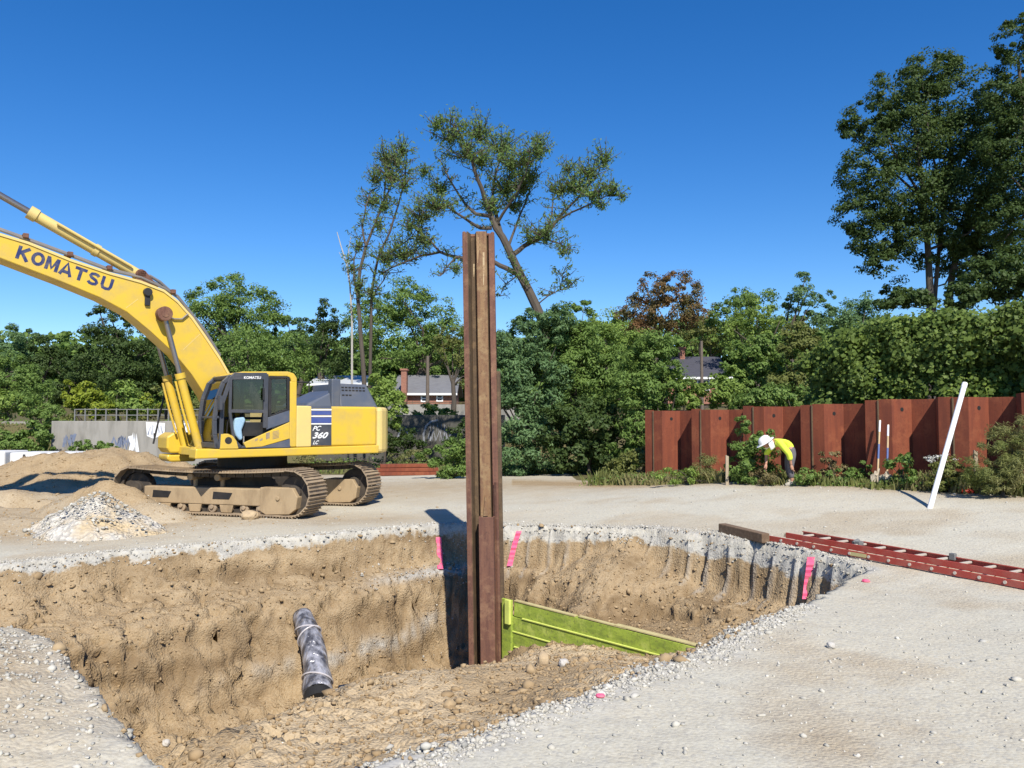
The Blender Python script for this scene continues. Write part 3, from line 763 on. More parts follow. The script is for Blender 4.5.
# --- undercarriage
def make_track(b0, label):
    R, za, ax = 0.47, 0.53, 2.02
    def loop(n):
        pts = []
        top = [(x, za + R + (-0.07 * (1 - ((x) / ax) ** 2))) for x in np.linspace(ax, -ax, 60)]
        arc1 = [(-ax + R * math.cos(t), za + R * math.sin(t)) for t in np.linspace(math.pi / 2, 3 * math.pi / 2, 26)]
        bot = [(x, za - R) for x in np.linspace(-ax, ax, 60)]
        arc2 = [(ax + R * math.cos(t), za + R * math.sin(t)) for t in np.linspace(-math.pi / 2, math.pi / 2, 26)]
        c = np.array(top + arc1[1:] + bot[1:] + arc2[1:-1]); c = np.vstack([c, c[:1]])
        L = np.r_[0, np.cumsum(np.hypot(*np.diff(c, axis=0).T))]
        t = np.linspace(0, L[-1], n, endpoint=False)
        return np.c_[np.interp(t, L, c[:, 0]), np.interp(t, L, c[:, 1])], L[-1]
    n = 50
    c, L = loop(n); pitch = L / n
    sh, ch = MB(), MB()
    for i in range(n):
        p = c[i]; d = c[(i + 1) % n] - c[i - 1]; d /= np.hypot(*d); nn = np.array([d[1], -d[0]])      # outward
        fn = lambda x, y, zz: TL(p[0] + d[0] * x + nn[0] * zz, b0 + y, p[1] + d[1] * x + nn[1] * zz)
        sgn = 1 if np.dot(nn, p - np.array([0, za])) > 0 else -1
        sh.box((0, 0, 0.0), (pitch * 0.95, 0.70, 0.022), fn)
        for k in (-0.36, 0.0, 0.36):
            sh.box((k * pitch, 0, sgn * 0.026), (0.016, 0.70, 0.03), fn)
        for y in (-0.13, 0.13):
            ch.box((0, y, -sgn * 0.06), (pitch * 0.9, 0.045, 0.10), fn)
    sh.build("track_shoes", M['track'], exc)
    ch.build("track_chain", M['under_dark'], exc)
    fr = MB(); near = b0 < 0
    fr.prism([(-1.72, .30), (-1.55, .24), (1.30, .24), (1.30, .60), (-1.72, .60)], lambda a, z, t: TL(a, t, z), b0 - .24, b0 + .24)
    fo = fr.build("track_frame", M['track_dirt'], exc, bevel=.02)
    for x in (-1.25, 0.32):
        sl = MB(); sl.prism([(x - .24, .36), (x + .18, .36), (x + .26, .50), (x - .22, .52)], lambda a, z, t: TL(a, t, z), b0 - .246, b0 + .246)
        sl.build("frame_opening", M['black'], fo)
    cv = MB()
    cv.prism([(1.28, .14), (1.42, .07), (1.98, .09), (2.14, .20), (2.18, .45), (2.06, .64), (1.28, .64)], lambda a, z, t: TL(a, t, z), b0 - .27, b0 + .27)
    cv.tube([TL(1.72, b0 - .30, .42), TL(1.72, b0 + .30, .42)], .05, 10)
    cv.build("drive_cover", M['track_dirt'], exc, bevel=.04)
    for a in (-2.02, 2.02):
        w = MB(); w.tube([TL(a, b0 - .10, .53), TL(a, b0 + .10, .53)], .36, 26)
        w.tube([TL(a, b0 - .17, .53), TL(a, b0 + .17, .53)], .16, 16)
        w.build("sprocket" if a > 0 else "idler_wheel", M['under_dark'], exc, bevel=.02)
    for k in range(8):
        r = MB(); a = -1.55 + k * .40
        r.tube([TL(a, b0 - .21, .17), TL(a, b0 + .21, .17)], .105, 16)
        r.tube([TL(a, b0 - .25, .19), TL(a, b0 + .25, .19)], .05, 10)
        ro = r.build("track_roller", M['track'], exc, bevel=.012)
        if k in (1, 3, 5):
            g = MB(); g.prism([(a - .17, .24), (a - .13, .08), (a + .13, .08), (a + .17, .24)], lambda x, z, t: TL(x, t, z), b0 - .275, b0 - .245)
            g.build("roller_guard", M['track_dirt'], ro, bevel=.01)
    for a in (-.55, .15):
        r = MB(); r.tube([TL(a, b0 - .20, .82), TL(a, b0 + .20, .82)], .075, 14);
        r.tube([TL(a, b0, .60), TL(a, b0, .80)], .05, 8)
        r.build("carrier_roller", M['track_dirt'], exc, bevel=.01)
M['under_dark'] = worn('shade-darkened undercarriage steel', (.045, .036, .028), .8, 0, (.16, .12, .075), .5, 4, bumpd=.004)  # shade inside the track loop is put into this dark steel colour
make_track(-1.3, None); make_track(1.3, None)
cb = MB()
cb.prism([(-1.1, -.75), (-.75, -1.1), (.75, -1.1), (1.1, -.75), (1.1, .75), (.75, 1.1), (-.75, 1.1), (-1.1, .75)], lambda a, b, t: TL(a, b, t), .55, .98)
cb.build("car_body", M['under_dark'], exc, bevel=.03)
tb = MB(); tb.tube([(0, 0, .96), (0, 0, 1.27)], .78, 40); tb.build("slew_ring", M['black'], exc)

# --- revolving deck
dk = MB()
rail = outl([(195, 459), (196, 449), (250, 449), (300, 447.5), (379, 445), (379, 453)], 1.5)
dk.prism(rail, XZ, 1.05, 1.50)
dk.prism([(s, z) for s, z in [(1.25, 1.29), (1.25, 1.45), (-2.45, 1.45), (-2.45, 1.30)]], XZ, -1.48, 1.02)
dk.build("deck", M['yellow'], exc, bevel=.025)
sb = MB()
sb.prism([(1.10, 1.30), (1.68, 1.30), (1.76, 1.42), (1.76, 1.68), (1.62, 1.77), (1.10, 1.77)], XZ, -1.42, -.62)
sb.prism([(1.1, 1.10), (1.66, 1.10), (1.74, 1.16), (1.74, 1.27), (1.1, 1.27)], XZ, -1.40, -.66)
sbo = sb.build("tool_box", M['yellow'], exc, bevel=.04)
hr = MB()
a0, a1 = sz(154, 452, -1.5), sz(165, 392, -1.5); a2 = sz(166, 408, -1.5)
hr.tube([(a0[0], -1.5, 1.75), (a0[0] + .02, -1.5, 1.5), (a1[0], -1.5, a1[1])], .022, 8)
hr.tube([(a2[0], -1.5, a2[1]), (a2[0] - .55, -1.45, a2[1] - .01), (a2[0] - .62, -1.4, 1.75)], .02, 8)
hr.box((a2[0] + .0, -1.5, a2[1] - .16), (.05, .05, .22))
hr.build("handrail", M['black'], exc)

# --- left house panels
hp = MB(); z0, z1 = 1.455, 2.375
hp.box((-1.62, 0.0, (z0 + z1) / 2), (1.66, 2.96, z1 - z0))
hp.build("engine_panel", M['yellow'], exc, bevel=.05, seg=3)
fp = MB(); fp.box((-.61, 0.75, (z0 + z1) / 2), (.36, 1.50, z1 - z0 + .01)); fp.box((-.61, -.70, (z0 + z1) / 2 - .03), (.35, 1.5, z1 - z0 - .1))
fp.build("front_panel", M['pale_yellow'], exc, bevel=.03, seg=3)
lv = 1.484
def plate(pts, l, th=.006):
    m = MB(); m.prism(outl(pts, l), XZ, l - th, l); return m
dc = plate([(308.5, 425), (331.5, 424.5), (331.5, 445.3), (308.5, 445.6)], lv + .006)
deco = dc.build("number_plate_panel", M['dark_grey'], exc)
for ya, yb, mt in ((405.9, 408.4, 'hood_grey'), (408.9, 410.4, 'white'), (410.9, 415.0, 'decal_blue'), (415.6, 416.8, 'white'), (417.3, 423.0, 'decal_blue'), (423.3, 424.4, 'white')):
    plate([(308, ya), (331.5, ya), (331.5, yb), (308, yb)], lv + .005).build("decal_stripe", M[mt], deco)

def text_on(txt, fn, name, mat, parent, bold=0.0, shear=0.0, space=1.0):
    """Lettering as a thin sheet laid on a surface: fn(x, y) with x over the width and y over the cap height, both 0..1."""
    cu = bpy.data.curves.new("lettering", 'FONT'); cu.body = txt; cu.offset = bold; cu.shear = shear; cu.space_character = space; cu.resolution_u = 3
    o = bpy.data.objects.new("lettering", cu); COL.objects.link(o)
    bpy.context.view_layer.update()
    me = bpy.data.meshes.new_from_object(o.evaluated_get(bpy.context.evaluated_depsgraph_get()))
    bpy.data.objects.remove(o); bpy.data.curves.remove(cu)
    v = np.array([q.co[:] for q in me.vertices]); lo, hi = v.min(0), v.max(0)
    for q in me.vertices:
        q.co = Vector(fn((q.co.x - lo[0]) / (hi[0] - lo[0]), (q.co.y - lo[1]) / (hi[1] - lo[1])))
    me.name = name
    return link(name, me, mat, parent)
def quad_text(txt, quad, l, name, mat, parent, **kw):
    a, b, c, d = [np.array(p, float) for p in quad]      # bottom left, bottom right, top right, top left (survey pixels)
    def fn(x, y):
        p = (a * (1 - x) + b * x) * (1 - y) + (d * (1 - x) + c * x) * y
        s, z = sz(p[0], p[1], l); return (s, l, z)
    return text_on(txt, fn, name, mat, parent, **kw)
quad_text("PC", [(312.5, 430.8), (320.5, 430.6), (321.5, 425.8), (313.5, 426)], lv + .009, "lettering", M['white'], deco, bold=.015, shear=.25)
quad_text("360", [(312.4, 438.6), (327.2, 438.3), (328.8, 432.0), (313.4, 432.2)], lv + .009, "lettering", M['white'], deco, bold=.03, shear=.25)
quad_text("LC", [(312.8, 444.4), (318.2, 444.2), (319.2, 440.4), (313.6, 440.6)], lv + .009, "lettering", M['white'], deco, bold=.02, shear=.25)

# --- counterweight
cw = MB()
half = [(-2.48, 1.47), (-2.62, 1.44), (-2.78, 1.33), (-2.92, 1.16), (-3.04, .95), (-3.14, .70), (-3.22, .38), (-3.25, 0)]
plan = half + [(a, -b) for a, b in half[-2::-1]]
cw.prism(plan, XY, 1.27, 2.37)
cw.build("counterweight", M['pale_yellow'], exc, bevel=.09, seg=3)  # sunlit paleness of the rounded corner is put into this lighter yellow

# --- engine hood
hd = MB()
hd.add([(-1.92, .62, 2.37), (-2.95, .62, 2.37), (-2.95, -1.1, 2.37), (-1.92, -1.1, 2.37), (-1.92, .50, 2.96), (-2.68, .50, 2.95), (-2.72, -1.0, 2.95), (-1.92, -1.0, 2.96)],
       [(0, 1, 2, 3), (4, 5, 6, 7), (0, 1, 5, 4), (1, 2, 6, 5), (2, 3, 7, 6), (3, 0, 4, 7)])
hd.add([(-1.05, .60, 2.37), (-1.85, .60, 2.37), (-1.85, -1.0, 2.37), (-1.05, -1.0, 2.37), (-1.12, .5, 2.47), (-1.85, .5, 2.80), (-1.85, -.95, 2.80), (-1.12, -.95, 2.47)],
       [(0, 1, 2, 3), (4, 5, 6, 7), (0, 1, 5, 4), (1, 2, 6, 5), (2, 3, 7, 6), (3, 0, 4, 7)])
hd.box((-1.80, .52, 2.71), (.24, .22, .70))
hdo = hd.build("engine_hood", M['hood_grey'], exc, bevel=.03)
for row, zz in enumerate((2.86, 2.79, 2.67)):
    lo_ = MB()
    for k in range(7 - 2 * (row == 2) * 2):
        x = -2.02 - k * .095
        t = (zz - 2.37) / .59; yl = .62 - .12 * t
        lo_.box((x, yl + .002, zz), (.066, .012, .036))
    lo_.build("louvre_row", M['black'], hdo)
ra = MB()
for x in (-1.0, -1.95):
    ra.tube([(x, -1.3, 2.35), (x, -1.3, 3.05)], .018, 8)
ra.tube([(-1.0, -1.3, 3.05), (-1.95, -1.3, 3.05)], .018, 8); ra.tube([(-1.0, -1.3, 2.72), (-1.95, -1.3, 2.72)], .018, 8)
ra.build("hood_railing", M['black'], exc)

# --- cab
CL, CR = 1.50, 0.46
cabroof = MB()
roofline = [(1.02, 2.98), (.94, 3.06), (.80, 3.10), (-.22, 3.14), (-.36, 3.10), (-.43, 3.0), (-.43, 2.9), (-.30, 2.9), (-.28, 2.98), (-.2, 3.03), (.78, 3.0), (.9, 2.95)]
cabroof.prism(roofline, XZ, CR, CL)
cabroof.build("cab_roof", M['yellow'], exc, bevel=.02)
rp = MB()
for l0, l1 in ((CL - .14, CL),):
    rp.prism([(-.43, 1.46), (-.27, 1.46), (-.27, 2.92), (-.43, 2.92)], XZ, l0, l1)
rp.prism([(-.43, 1.46), (-.36, 1.46), (-.36, 2.1), (-.43, 2.1)], XZ, CR + .12, CL - .14)
rp.build("cab_rear_post", M['yellow'], exc, bevel=.02)
ff = MB()                                       # dark front frame
prof = [(1.30, 1.47), (1.36, 1.75), (1.37, 2.05), (1.32, 2.5), (1.20, 2.85), (1.04, 3.0)]
for l0, l1 in ((CR, CR + .07), (CL - .07, CL)):
    ff.strip(prof, .09, XZ, l0, l1)
ff.prism([(1.24, 1.47), (1.36, 1.47), (1.37, 1.58), (1.26, 1.58)], XZ, CR, CL)
ff.prism([(1.0, 2.95), (1.10, 2.93), (1.12, 3.0), (1.02, 3.03)], XZ, CR, CL)
ff.strip([(1.28, 2.12), (1.36, 2.12)], .05, XZ, CR, CL)
ff.prism([(1.30, 1.455), (-.30, 1.455), (-.30, 1.50), (1.30, 1.50)], XZ, CR, CL)
ff.strip([(-.3, 2.96), (1.0, 2.96)], .06, XZ, CR, CR + .05)
ff.strip([(.45, 1.5), (.45, 2.96)], .07, XZ, CR, CR + .05)
ff.strip([(-.3, 2.1), (1.3, 2.1)], .06, XZ, CR, CR + .05)
ff.build("cab_front_frame", M['dark_grey'], exc, bevel=.01)
gl = MB()
for (a, b), (c, d) in zip(prof[:-1], prof[1:]):
    gl.prism([(a - .015, b), (c - .015, d), (c - .025, d), (a - .025, b)], XZ, CR + .06, CL - .06)
M['screen'] = M['glass'].copy(); M['screen'].name = 'dark windscreen glass'
for nd in M['screen'].node_tree.nodes:
    if nd.type == 'BSDF_TRANSPARENT': nd.inputs[0].default_value = (.22, .25, .26, 1)
gl.build("windscreen", M['screen'], exc)
dr = MB()
O = lambda pts: outl(pts, CL)
dr.strip(O([(220.5, 448), (222.5, 403), (231, 378), (235, 374.6), (267, 374.6)]), .085, XZ, CL - .05, CL + .012)
dr.strip(O([(231, 377.3), (268, 377.3)]), .10, XZ, CL - .05, CL + .010)
dr.strip(O([(266.2, 374), (265.4, 428)]), .10, XZ, CL - .05, CL + .013)
dr.strip(O([(229, 411), (266, 411.5)]), .07, XZ, CL - .05, CL + .009)
dr.strip(O([(231, 377), (230, 412), (234, 440), (241, 447)]), .06, XZ, CL - .05, CL + .011)
dro = dr.build("cab_door", M['dark_grey'], exc, bevel=.008)
hn = MB(); hn.strip(O([(263, 388), (263, 400)]), .035, XZ, CL + .014, CL + .05); hn.build("door_handle", M['black'], dro, bevel=.005)
gd = MB(); gd.prism(O([(231, 379), (265, 379), (265, 410), (230, 410)]), XZ, CL - .03, CL - .02); gd.build("door_window", M['glass'], dro)
mir = MB(); mir.box((1.30, CL + .10, 2.42), (.06, .16, .30)); mir.tube([(1.3, CL + .1, 2.42), (1.25, CL, 2.2)], .012, 6)
mir.build("mirror", M['dark_grey'], exc, bevel=.02)
rw = MB()
rw.strip(O([(270, 377.5), (288.3, 377.5), (288.3, 409.5), (270, 416), (270, 377.5)]), .075, XZ, CL - .05, CL + .006)
rwo = rw.build("rear_window", M['black'], exc, bevel=.006)
gw = MB(); gw.prism(O([(271, 379), (287, 379), (287, 408), (271, 414)]), XZ, CL - .03, CL - .02); gw.build("window_glass", M['glass'], rwo)
sp = MB(); sp.prism(O([(266.5, 418), (289.5, 410), (289.5, 421.5), (266.5, 429.5)]), XZ, CL - .06, CL + .004)
sp.prism(O([(247, 448.3), (262, 447), (290, 439), (290, 447.5)]), XZ, CL - .06, CL + .004)
sp.build("cab_side_trim", M['hood_grey'], exc, bevel=.006)
yp = MB(); yp.prism(O([(243.5, 443), (289.7, 422), (289.7, 438.6), (262, 446.6), (246, 447.8)]), XZ, CL - .06, CL + .007)
ypo = yp.build("cab_lower_panel", M['yellow'], exc, bevel=.01)
vs = MB()
for k in range(6):
    y = 431.2 + k * 1.35
    vs.prism(O([(272.5, y + .55), (278.8, y - .9), (278.8, y - .25), (272.5, y + 1.2)]), XZ, CL + .0065, CL + .010)
for xs in (254.8, 259.5): vs.prism(O([(xs, 439.3), (xs + 3, 438), (xs + 3, 440), (xs, 441.2)]), XZ, CL + .0065, CL + .010)
vs.prism(O([(265.8, 433.2), (269.5, 432), (269.5, 438), (265.8, 439.4)]), XZ, CL + .0065, CL + .010)
vs.build("vent_slots", M['track'], ypo)
fs = MB(); fs.prism(O([(219.5, 449), (220.5, 433.8), (228, 433.8), (233, 436), (236.5, 441), (238.5, 448.8)]), XZ, CL - .25, CL + .014)
fso = fs.build("step_panel", M['yellow'], exc, bevel=.012)
hl = MB(); c0 = sz(228.2, 440.5, CL); hl.tube([(c0[0], CL + .012, c0[1]), (c0[0], CL + .018, c0[1])], .075, 20); hl.build("round_hole", M['black'], fso)
quad_text("KOMATSU", [(244, 378.9), (261, 378.9), (261, 376.2), (244, 376.2)], CL + .013, "lettering", M['white'], dro, bold=.02)
st = MB()
st.box((.28, .98, 1.83), (.52, .52, .16)); st.prism([(.02, 1.9), (.14, 1.9), (.02, 2.6), (-.12, 2.6)], XZ, .73, 1.23); st.box((.3, .98, 1.62), (.4, .4, .3))
st.box((-.02, .98, 2.68), (.1, .28, .2))
st.build("operator_seat", M['seat'], exc, bevel=.04)
cn = MB()
for l in (.68, 1.28): cn.box((.42, l, 1.86), (.62, .14, .30)); cn.tube([(.66, l, 2.0), (.70, l, 2.24)], .022, 8)
cn.box((1.08, .98, 1.62), (.18, .5, .3)); cn.tube([(1.0, .85, 1.7), (.96, .85, 2.1)], .02, 8); cn.tube([(1.0, 1.1, 1.7), (.96, 1.1, 2.1)], .02, 8)
cn.box((1.05, .6, 2.0), (.14, .16, .5))
cn.build("control_console", M['black'], exc, bevel=.02)

# --- boom
BL, BR = 0.32, -0.34
top_px = [(-150, 212), (-60, 220), (0, 234.5), (28, 243), (70, 260), (110, 273.5), (141, 282), (164, 291), (178, 302), (192, 318), (204, 335), (220, 359), (232, 380), (245, 405)]
bot_px = [(-150, 246), (-60, 244), (0, 258), (30, 269.5), (60, 281), (100, 297.5), (127, 312), (150, 331), (175, 354), (192, 375), (205, 395), (215, 415), (222, 425)]
tp, bt = outl(top_px, BL), outl(bot_px, BL)
foot = [(tp[-1][0] - .02, 1.95), (bt[-1][0] - .12, 1.72)]
bm_ = MB(); bm_.prism(tp + [foot[0]] + [foot[1]] + bt[::-1], XZ, BR, BL)
boom = bm_.build("boom", M['yellow'], exc, bevel=.018)
fl = MB()
fl.strip(tp[1:], .05, XZ, BR - .02, BL + .022)
fl.build("boom_flange", M['pale_yellow'], boom)
STROKES = {"K": [[(.14, 0), (.14, 1)], [(.16, .42), (.86, 1)], [(.34, .58), (.88, 0)]], "O": [[(.5 + .38 * math.cos(t), .5 + .40 * math.sin(t)) for t in np.linspace(0, 2 * math.pi, 17)]],
           "M": [[(.12, 0), (.12, 1)], [(.14, .95), (.5, .18), (.86, .95)], [(.88, 0), (.88, 1)]], "A": [[(.08, 0), (.5, .97), (.92, 0)], [(.24, .28), (.76, .28)]],
           "T": [[(.02, .89), (.98, .89)], [(.5, .8), (.5, 0)]], "U": [[(.14, 1), (.14, .34), (.24, .14), (.5, .10), (.76, .14), (.86, .34), (.86, 1)]],
           "S": [[(.86, .78), (.72, .88), (.5, .90), (.26, .84), (.18, .70), (.30, .58), (.70, .44), (.82, .30), (.74, .16), (.5, .10), (.26, .13), (.12, .24)]]}
def block_letters(txt, quad, l, mat, parent, w=.20, gap=.10):
    a, b, c, d = [np.array(p, float) for p in quad]; n = len(txt); adv = 1.0 / n; A = sz(*a, l); B = sz(*b, l); Dq = sz(*d, l)
    A, B, Dq = np.array(A), np.array(B), np.array(Dq); ux, uy = B - A, Dq - A; wid = np.linalg.norm(uy) * w
    for i, ch in enumerate(txt):
        m = MB()
        for k, st in enumerate(STROKES[ch]):
            pts = [A + ux * (adv * (i + gap / 2 + x * (1 - gap))) + uy * y for x, y in st]
            m.strip(pts, wid, XZ, l - .004, l + .0006 * (k + 1))
        m.build("letter", mat, parent)
block_letters("KOMATSU", [(14.0, 257.5), (111.5, 292), (115.0, 279.4), (18.4, 244.8)], BL + .003, M['decal_navy'], boom, .23)
ey = MB(); e0 = sz(147, 297, BL); ey.box((e0[0], BL + .03, e0[1] - .06), (.10, .06, .26)); ey.tube([(e0[0], BL, e0[1] + .1), (e0[0], BL + .1, e0[1] + .1)], .09, 14)
ey.build("work_lamp", M['black'], boom, bevel=.01)
seam = MB(); sa, sb_ = sz(200, 334, BL), sz(183, 350, BL)
seam.strip([sa, sb_], .012, XZ, BL, BL + .003); seam.build("weld_seam", M['pale_yellow'], boom); seam = MB(); sa, sb_ = sz(138, 299, BL), sz(126, 308, BL); seam.strip([sa, sb_], .012, XZ, BL, BL + .003)
seam.build("weld_seam", M['pale_yellow'], boom)
# boom foot pin bracket on the deck
bk = MB()
for l0, l1 in ((BL + .02, BL + .09), (BR - .09, BR - .02)):
    bk.prism([(.35, 1.45), (1.35, 1.45), (1.1, 1.95), (.8, 2.15), (.6, 2.1)], XZ, l0, l1)
bk.prism([(1.0, 1.28), (1.52, 1.28), (1.50, 1.46), (1.2, 1.5)], XZ, -.58, .58)
bk.build("boom_bracket", M['yellow'], exc, bevel=.02)
pin = sz(164, 314, .5)
basepin = (1.38, 1.46)
for l in (.50, -.52):
    p1, p0 = np.array([pin[0], l, pin[1]]), np.array([basepin[0], l, basepin[1]])
    d = p1 - p0; at = lambda t: p0 + d * t
    c = MB(); c.tube([at(0), at(.03), at(.54)], .088, 16); c.tube([at(.52), at(.56)], .108, 16); c.tube([at(-.02) + np.array([0, -.1, 0]), at(-.02) + np.array([0, .1, 0])], .12, 14)
    c.tube([at(.10) + np.array([.13, 0, 0]), at(.30) + np.array([.14, 0, 0]), at(.50) + np.array([.13, 0, 0])], .025, 8)
    co_ = c.build("boom_cylinder", M['yellow'], exc, smooth=True)
    r = MB(); r.tube([at(.54), at(.97)], .052, 14); r.build("cylinder_rod", M['chrome'], co_, smooth=True)
    e = MB(); e.tube([at(1) + np.array([0, -.11, 0]), at(1) + np.array([0, .11, 0])], .155, 18); e.build("rod_eye", M['rust'], co_, smooth=True)
bp = MB(); bp.tube([(pin[0], -.62, pin[1]), (pin[0], .62, pin[1])], .08, 14); bp.build("boom_pin", M['rust'], exc)
# arm cylinder along the top of the boom
q0, q1, q2 = sz(139, 275, .0), sz(31, 213, .0), sz(-10, 189, .0)
q0, q1, q2 = [np.array([a, 0.0, b]) for a, b in (q0, q1, q2)]
dd = (q1 - q0) / np.linalg.norm(q1 - q0)
ac = MB(); ac.tube([q0, q1], .115, 18); ac.tube([q1 - dd * .12, q1 + dd * .05], .14, 18); ac.tube([q0 + dd * .9, q0 + dd * 1.0], .135, 18)
ac.tube([q0 + dd * .2 + np.array([0, .16, .05]), q1 - dd * .5 + np.array([0, .16, .05])], .03, 8)
aco = ac.build("arm_cylinder", M['pale_yellow'], exc, smooth=True)
q3 = q1 + dd * 2.1
ro = MB(); ro.tube([q1, q3], .065, 14); ro.tube([q3 + np.array([0, -.1, 0]), q3 + np.array([0, .1, 0])], .14, 16); ro.build("cylinder_rod", M['chrome'], aco, smooth=True)
br = MB(); br.prism(outl([(132, 284), (136, 272), (143, 272), (156, 288)], 0), XZ, -.2, -.13); br.prism(outl([(132, 284), (136, 272), (143, 272), (156, 288)], 0), XZ, .13, .2)
br.tube([q0 + np.array([0, -.2, 0]), q0 + np.array([0, .2, 0])], .10, 14)
br.build("cylinder_bracket", M['rust'], boom)
# hoses
M['hose'] = worn('grey hydraulic hose', (.16, .15, .145), .5, 0, (.3, .24, .18), .5, 4, bumpd=0)
hz = MB()
up = lambda px, dy, l: (lambda t: (t[0], l, t[1]))(sz(px[0], px[1] - dy, l))
for l, dy, r in ((.20, 3.0, .028), (.10, 4.2, .028), (-.10, 3.6, .028), (-.2, 3.0, .024)):
    hz.tube([up(p, dy + (1.5 if i % 2 else 0), l) for i, p in enumerate(top_px[1:12])], r, 8)
hz.tube([up((143, 276), 0, .12), up((150, 279), 3, .12), up((160, 286), 4, .12), up((170, 294), 3, .12)], .035, 8)
hz.tube([(lambda t: (t[0], .36, t[1]))(sz(*p, .36)) for p in ((168, 316), (174, 319), (182, 319), (188, 314))], .018, 8)
hz.build("hydraulic_hoses", M['hose'], boom, smooth=True)
for p in ((24, 240), (68, 258), (107, 271.5), (170, 295)):
    cl = MB(); t = sz(p[0], p[1] - 2, 0); cl.box((t[0], 0, t[1]), (.10, .60, .09)); cl.build("hose_clamp", M['rust'], boom, bevel=.01)
# arm and bucket, beyond the left of the view
tipx, tipz = (tp[0][0] + bt[0][0]) / 2, (tp[0][1] + bt[0][1]) / 2
ar = MB(); ar.prism([(q3[0] + .05, q3[2] + .12), (q3[0] - .12, q3[2] - .1), (tipx - .25, tipz - .45), (tipx + .9, tipz - 3.1), (tipx + 1.2, tipz - 3.05), (tipx + .55, tipz - .2)], XZ, -.22, .22)
ar.build("arm", M['yellow'], exc, bevel=.02)
bu = MB(); bx, bz = tipx + 1.05, tipz - 3.1
bu.strip([(bx + .2, bz + .1), (bx + .55, bz - .5), (bx + .35, bz - 1.1), (bx - .25, bz - 1.35), (bx - .8, bz - 1.1)], .05, XZ, -.7, .7)
for l in (-.7, .67): bu.prism([(bx + .2, bz + .1), (bx + .55, bz - .5), (bx + .35, bz - 1.1), (bx - .25, bz - 1.35), (bx - .8, bz - 1.1), (bx - .25, bz + .05)], XZ, l, l + .03)
for k in range(5): bu.box((bx - .9, -.6 + k * .3, bz - 1.08), (.3, .1, .07))
bu.build("bucket", M['track'], exc, bevel=.01)

# a pale blue jacket over the left console
jk = MB(); nn = 14
rows = []
j0 = [(235, 418), (244, 416.5), (246, 420), (242, 430), (243, 439), (240, 441), (236, 436), (233.5, 430)]
pts = outl(j0, 1.42)
jm = MB(); jm.prism(pts, lambda a, b, t: (EXC[0] + EU[0] * a + EL[0] * t, EXC[1] + EU[1] * a + EL[1] * t, b), 1.27, 1.43)
jo = jm.build("jacket", M['jacket'], None, bevel=.05, seg=4)
tag(jo, "pale blue cloth jacket hung inside the excavator cab behind the door", "jacket")

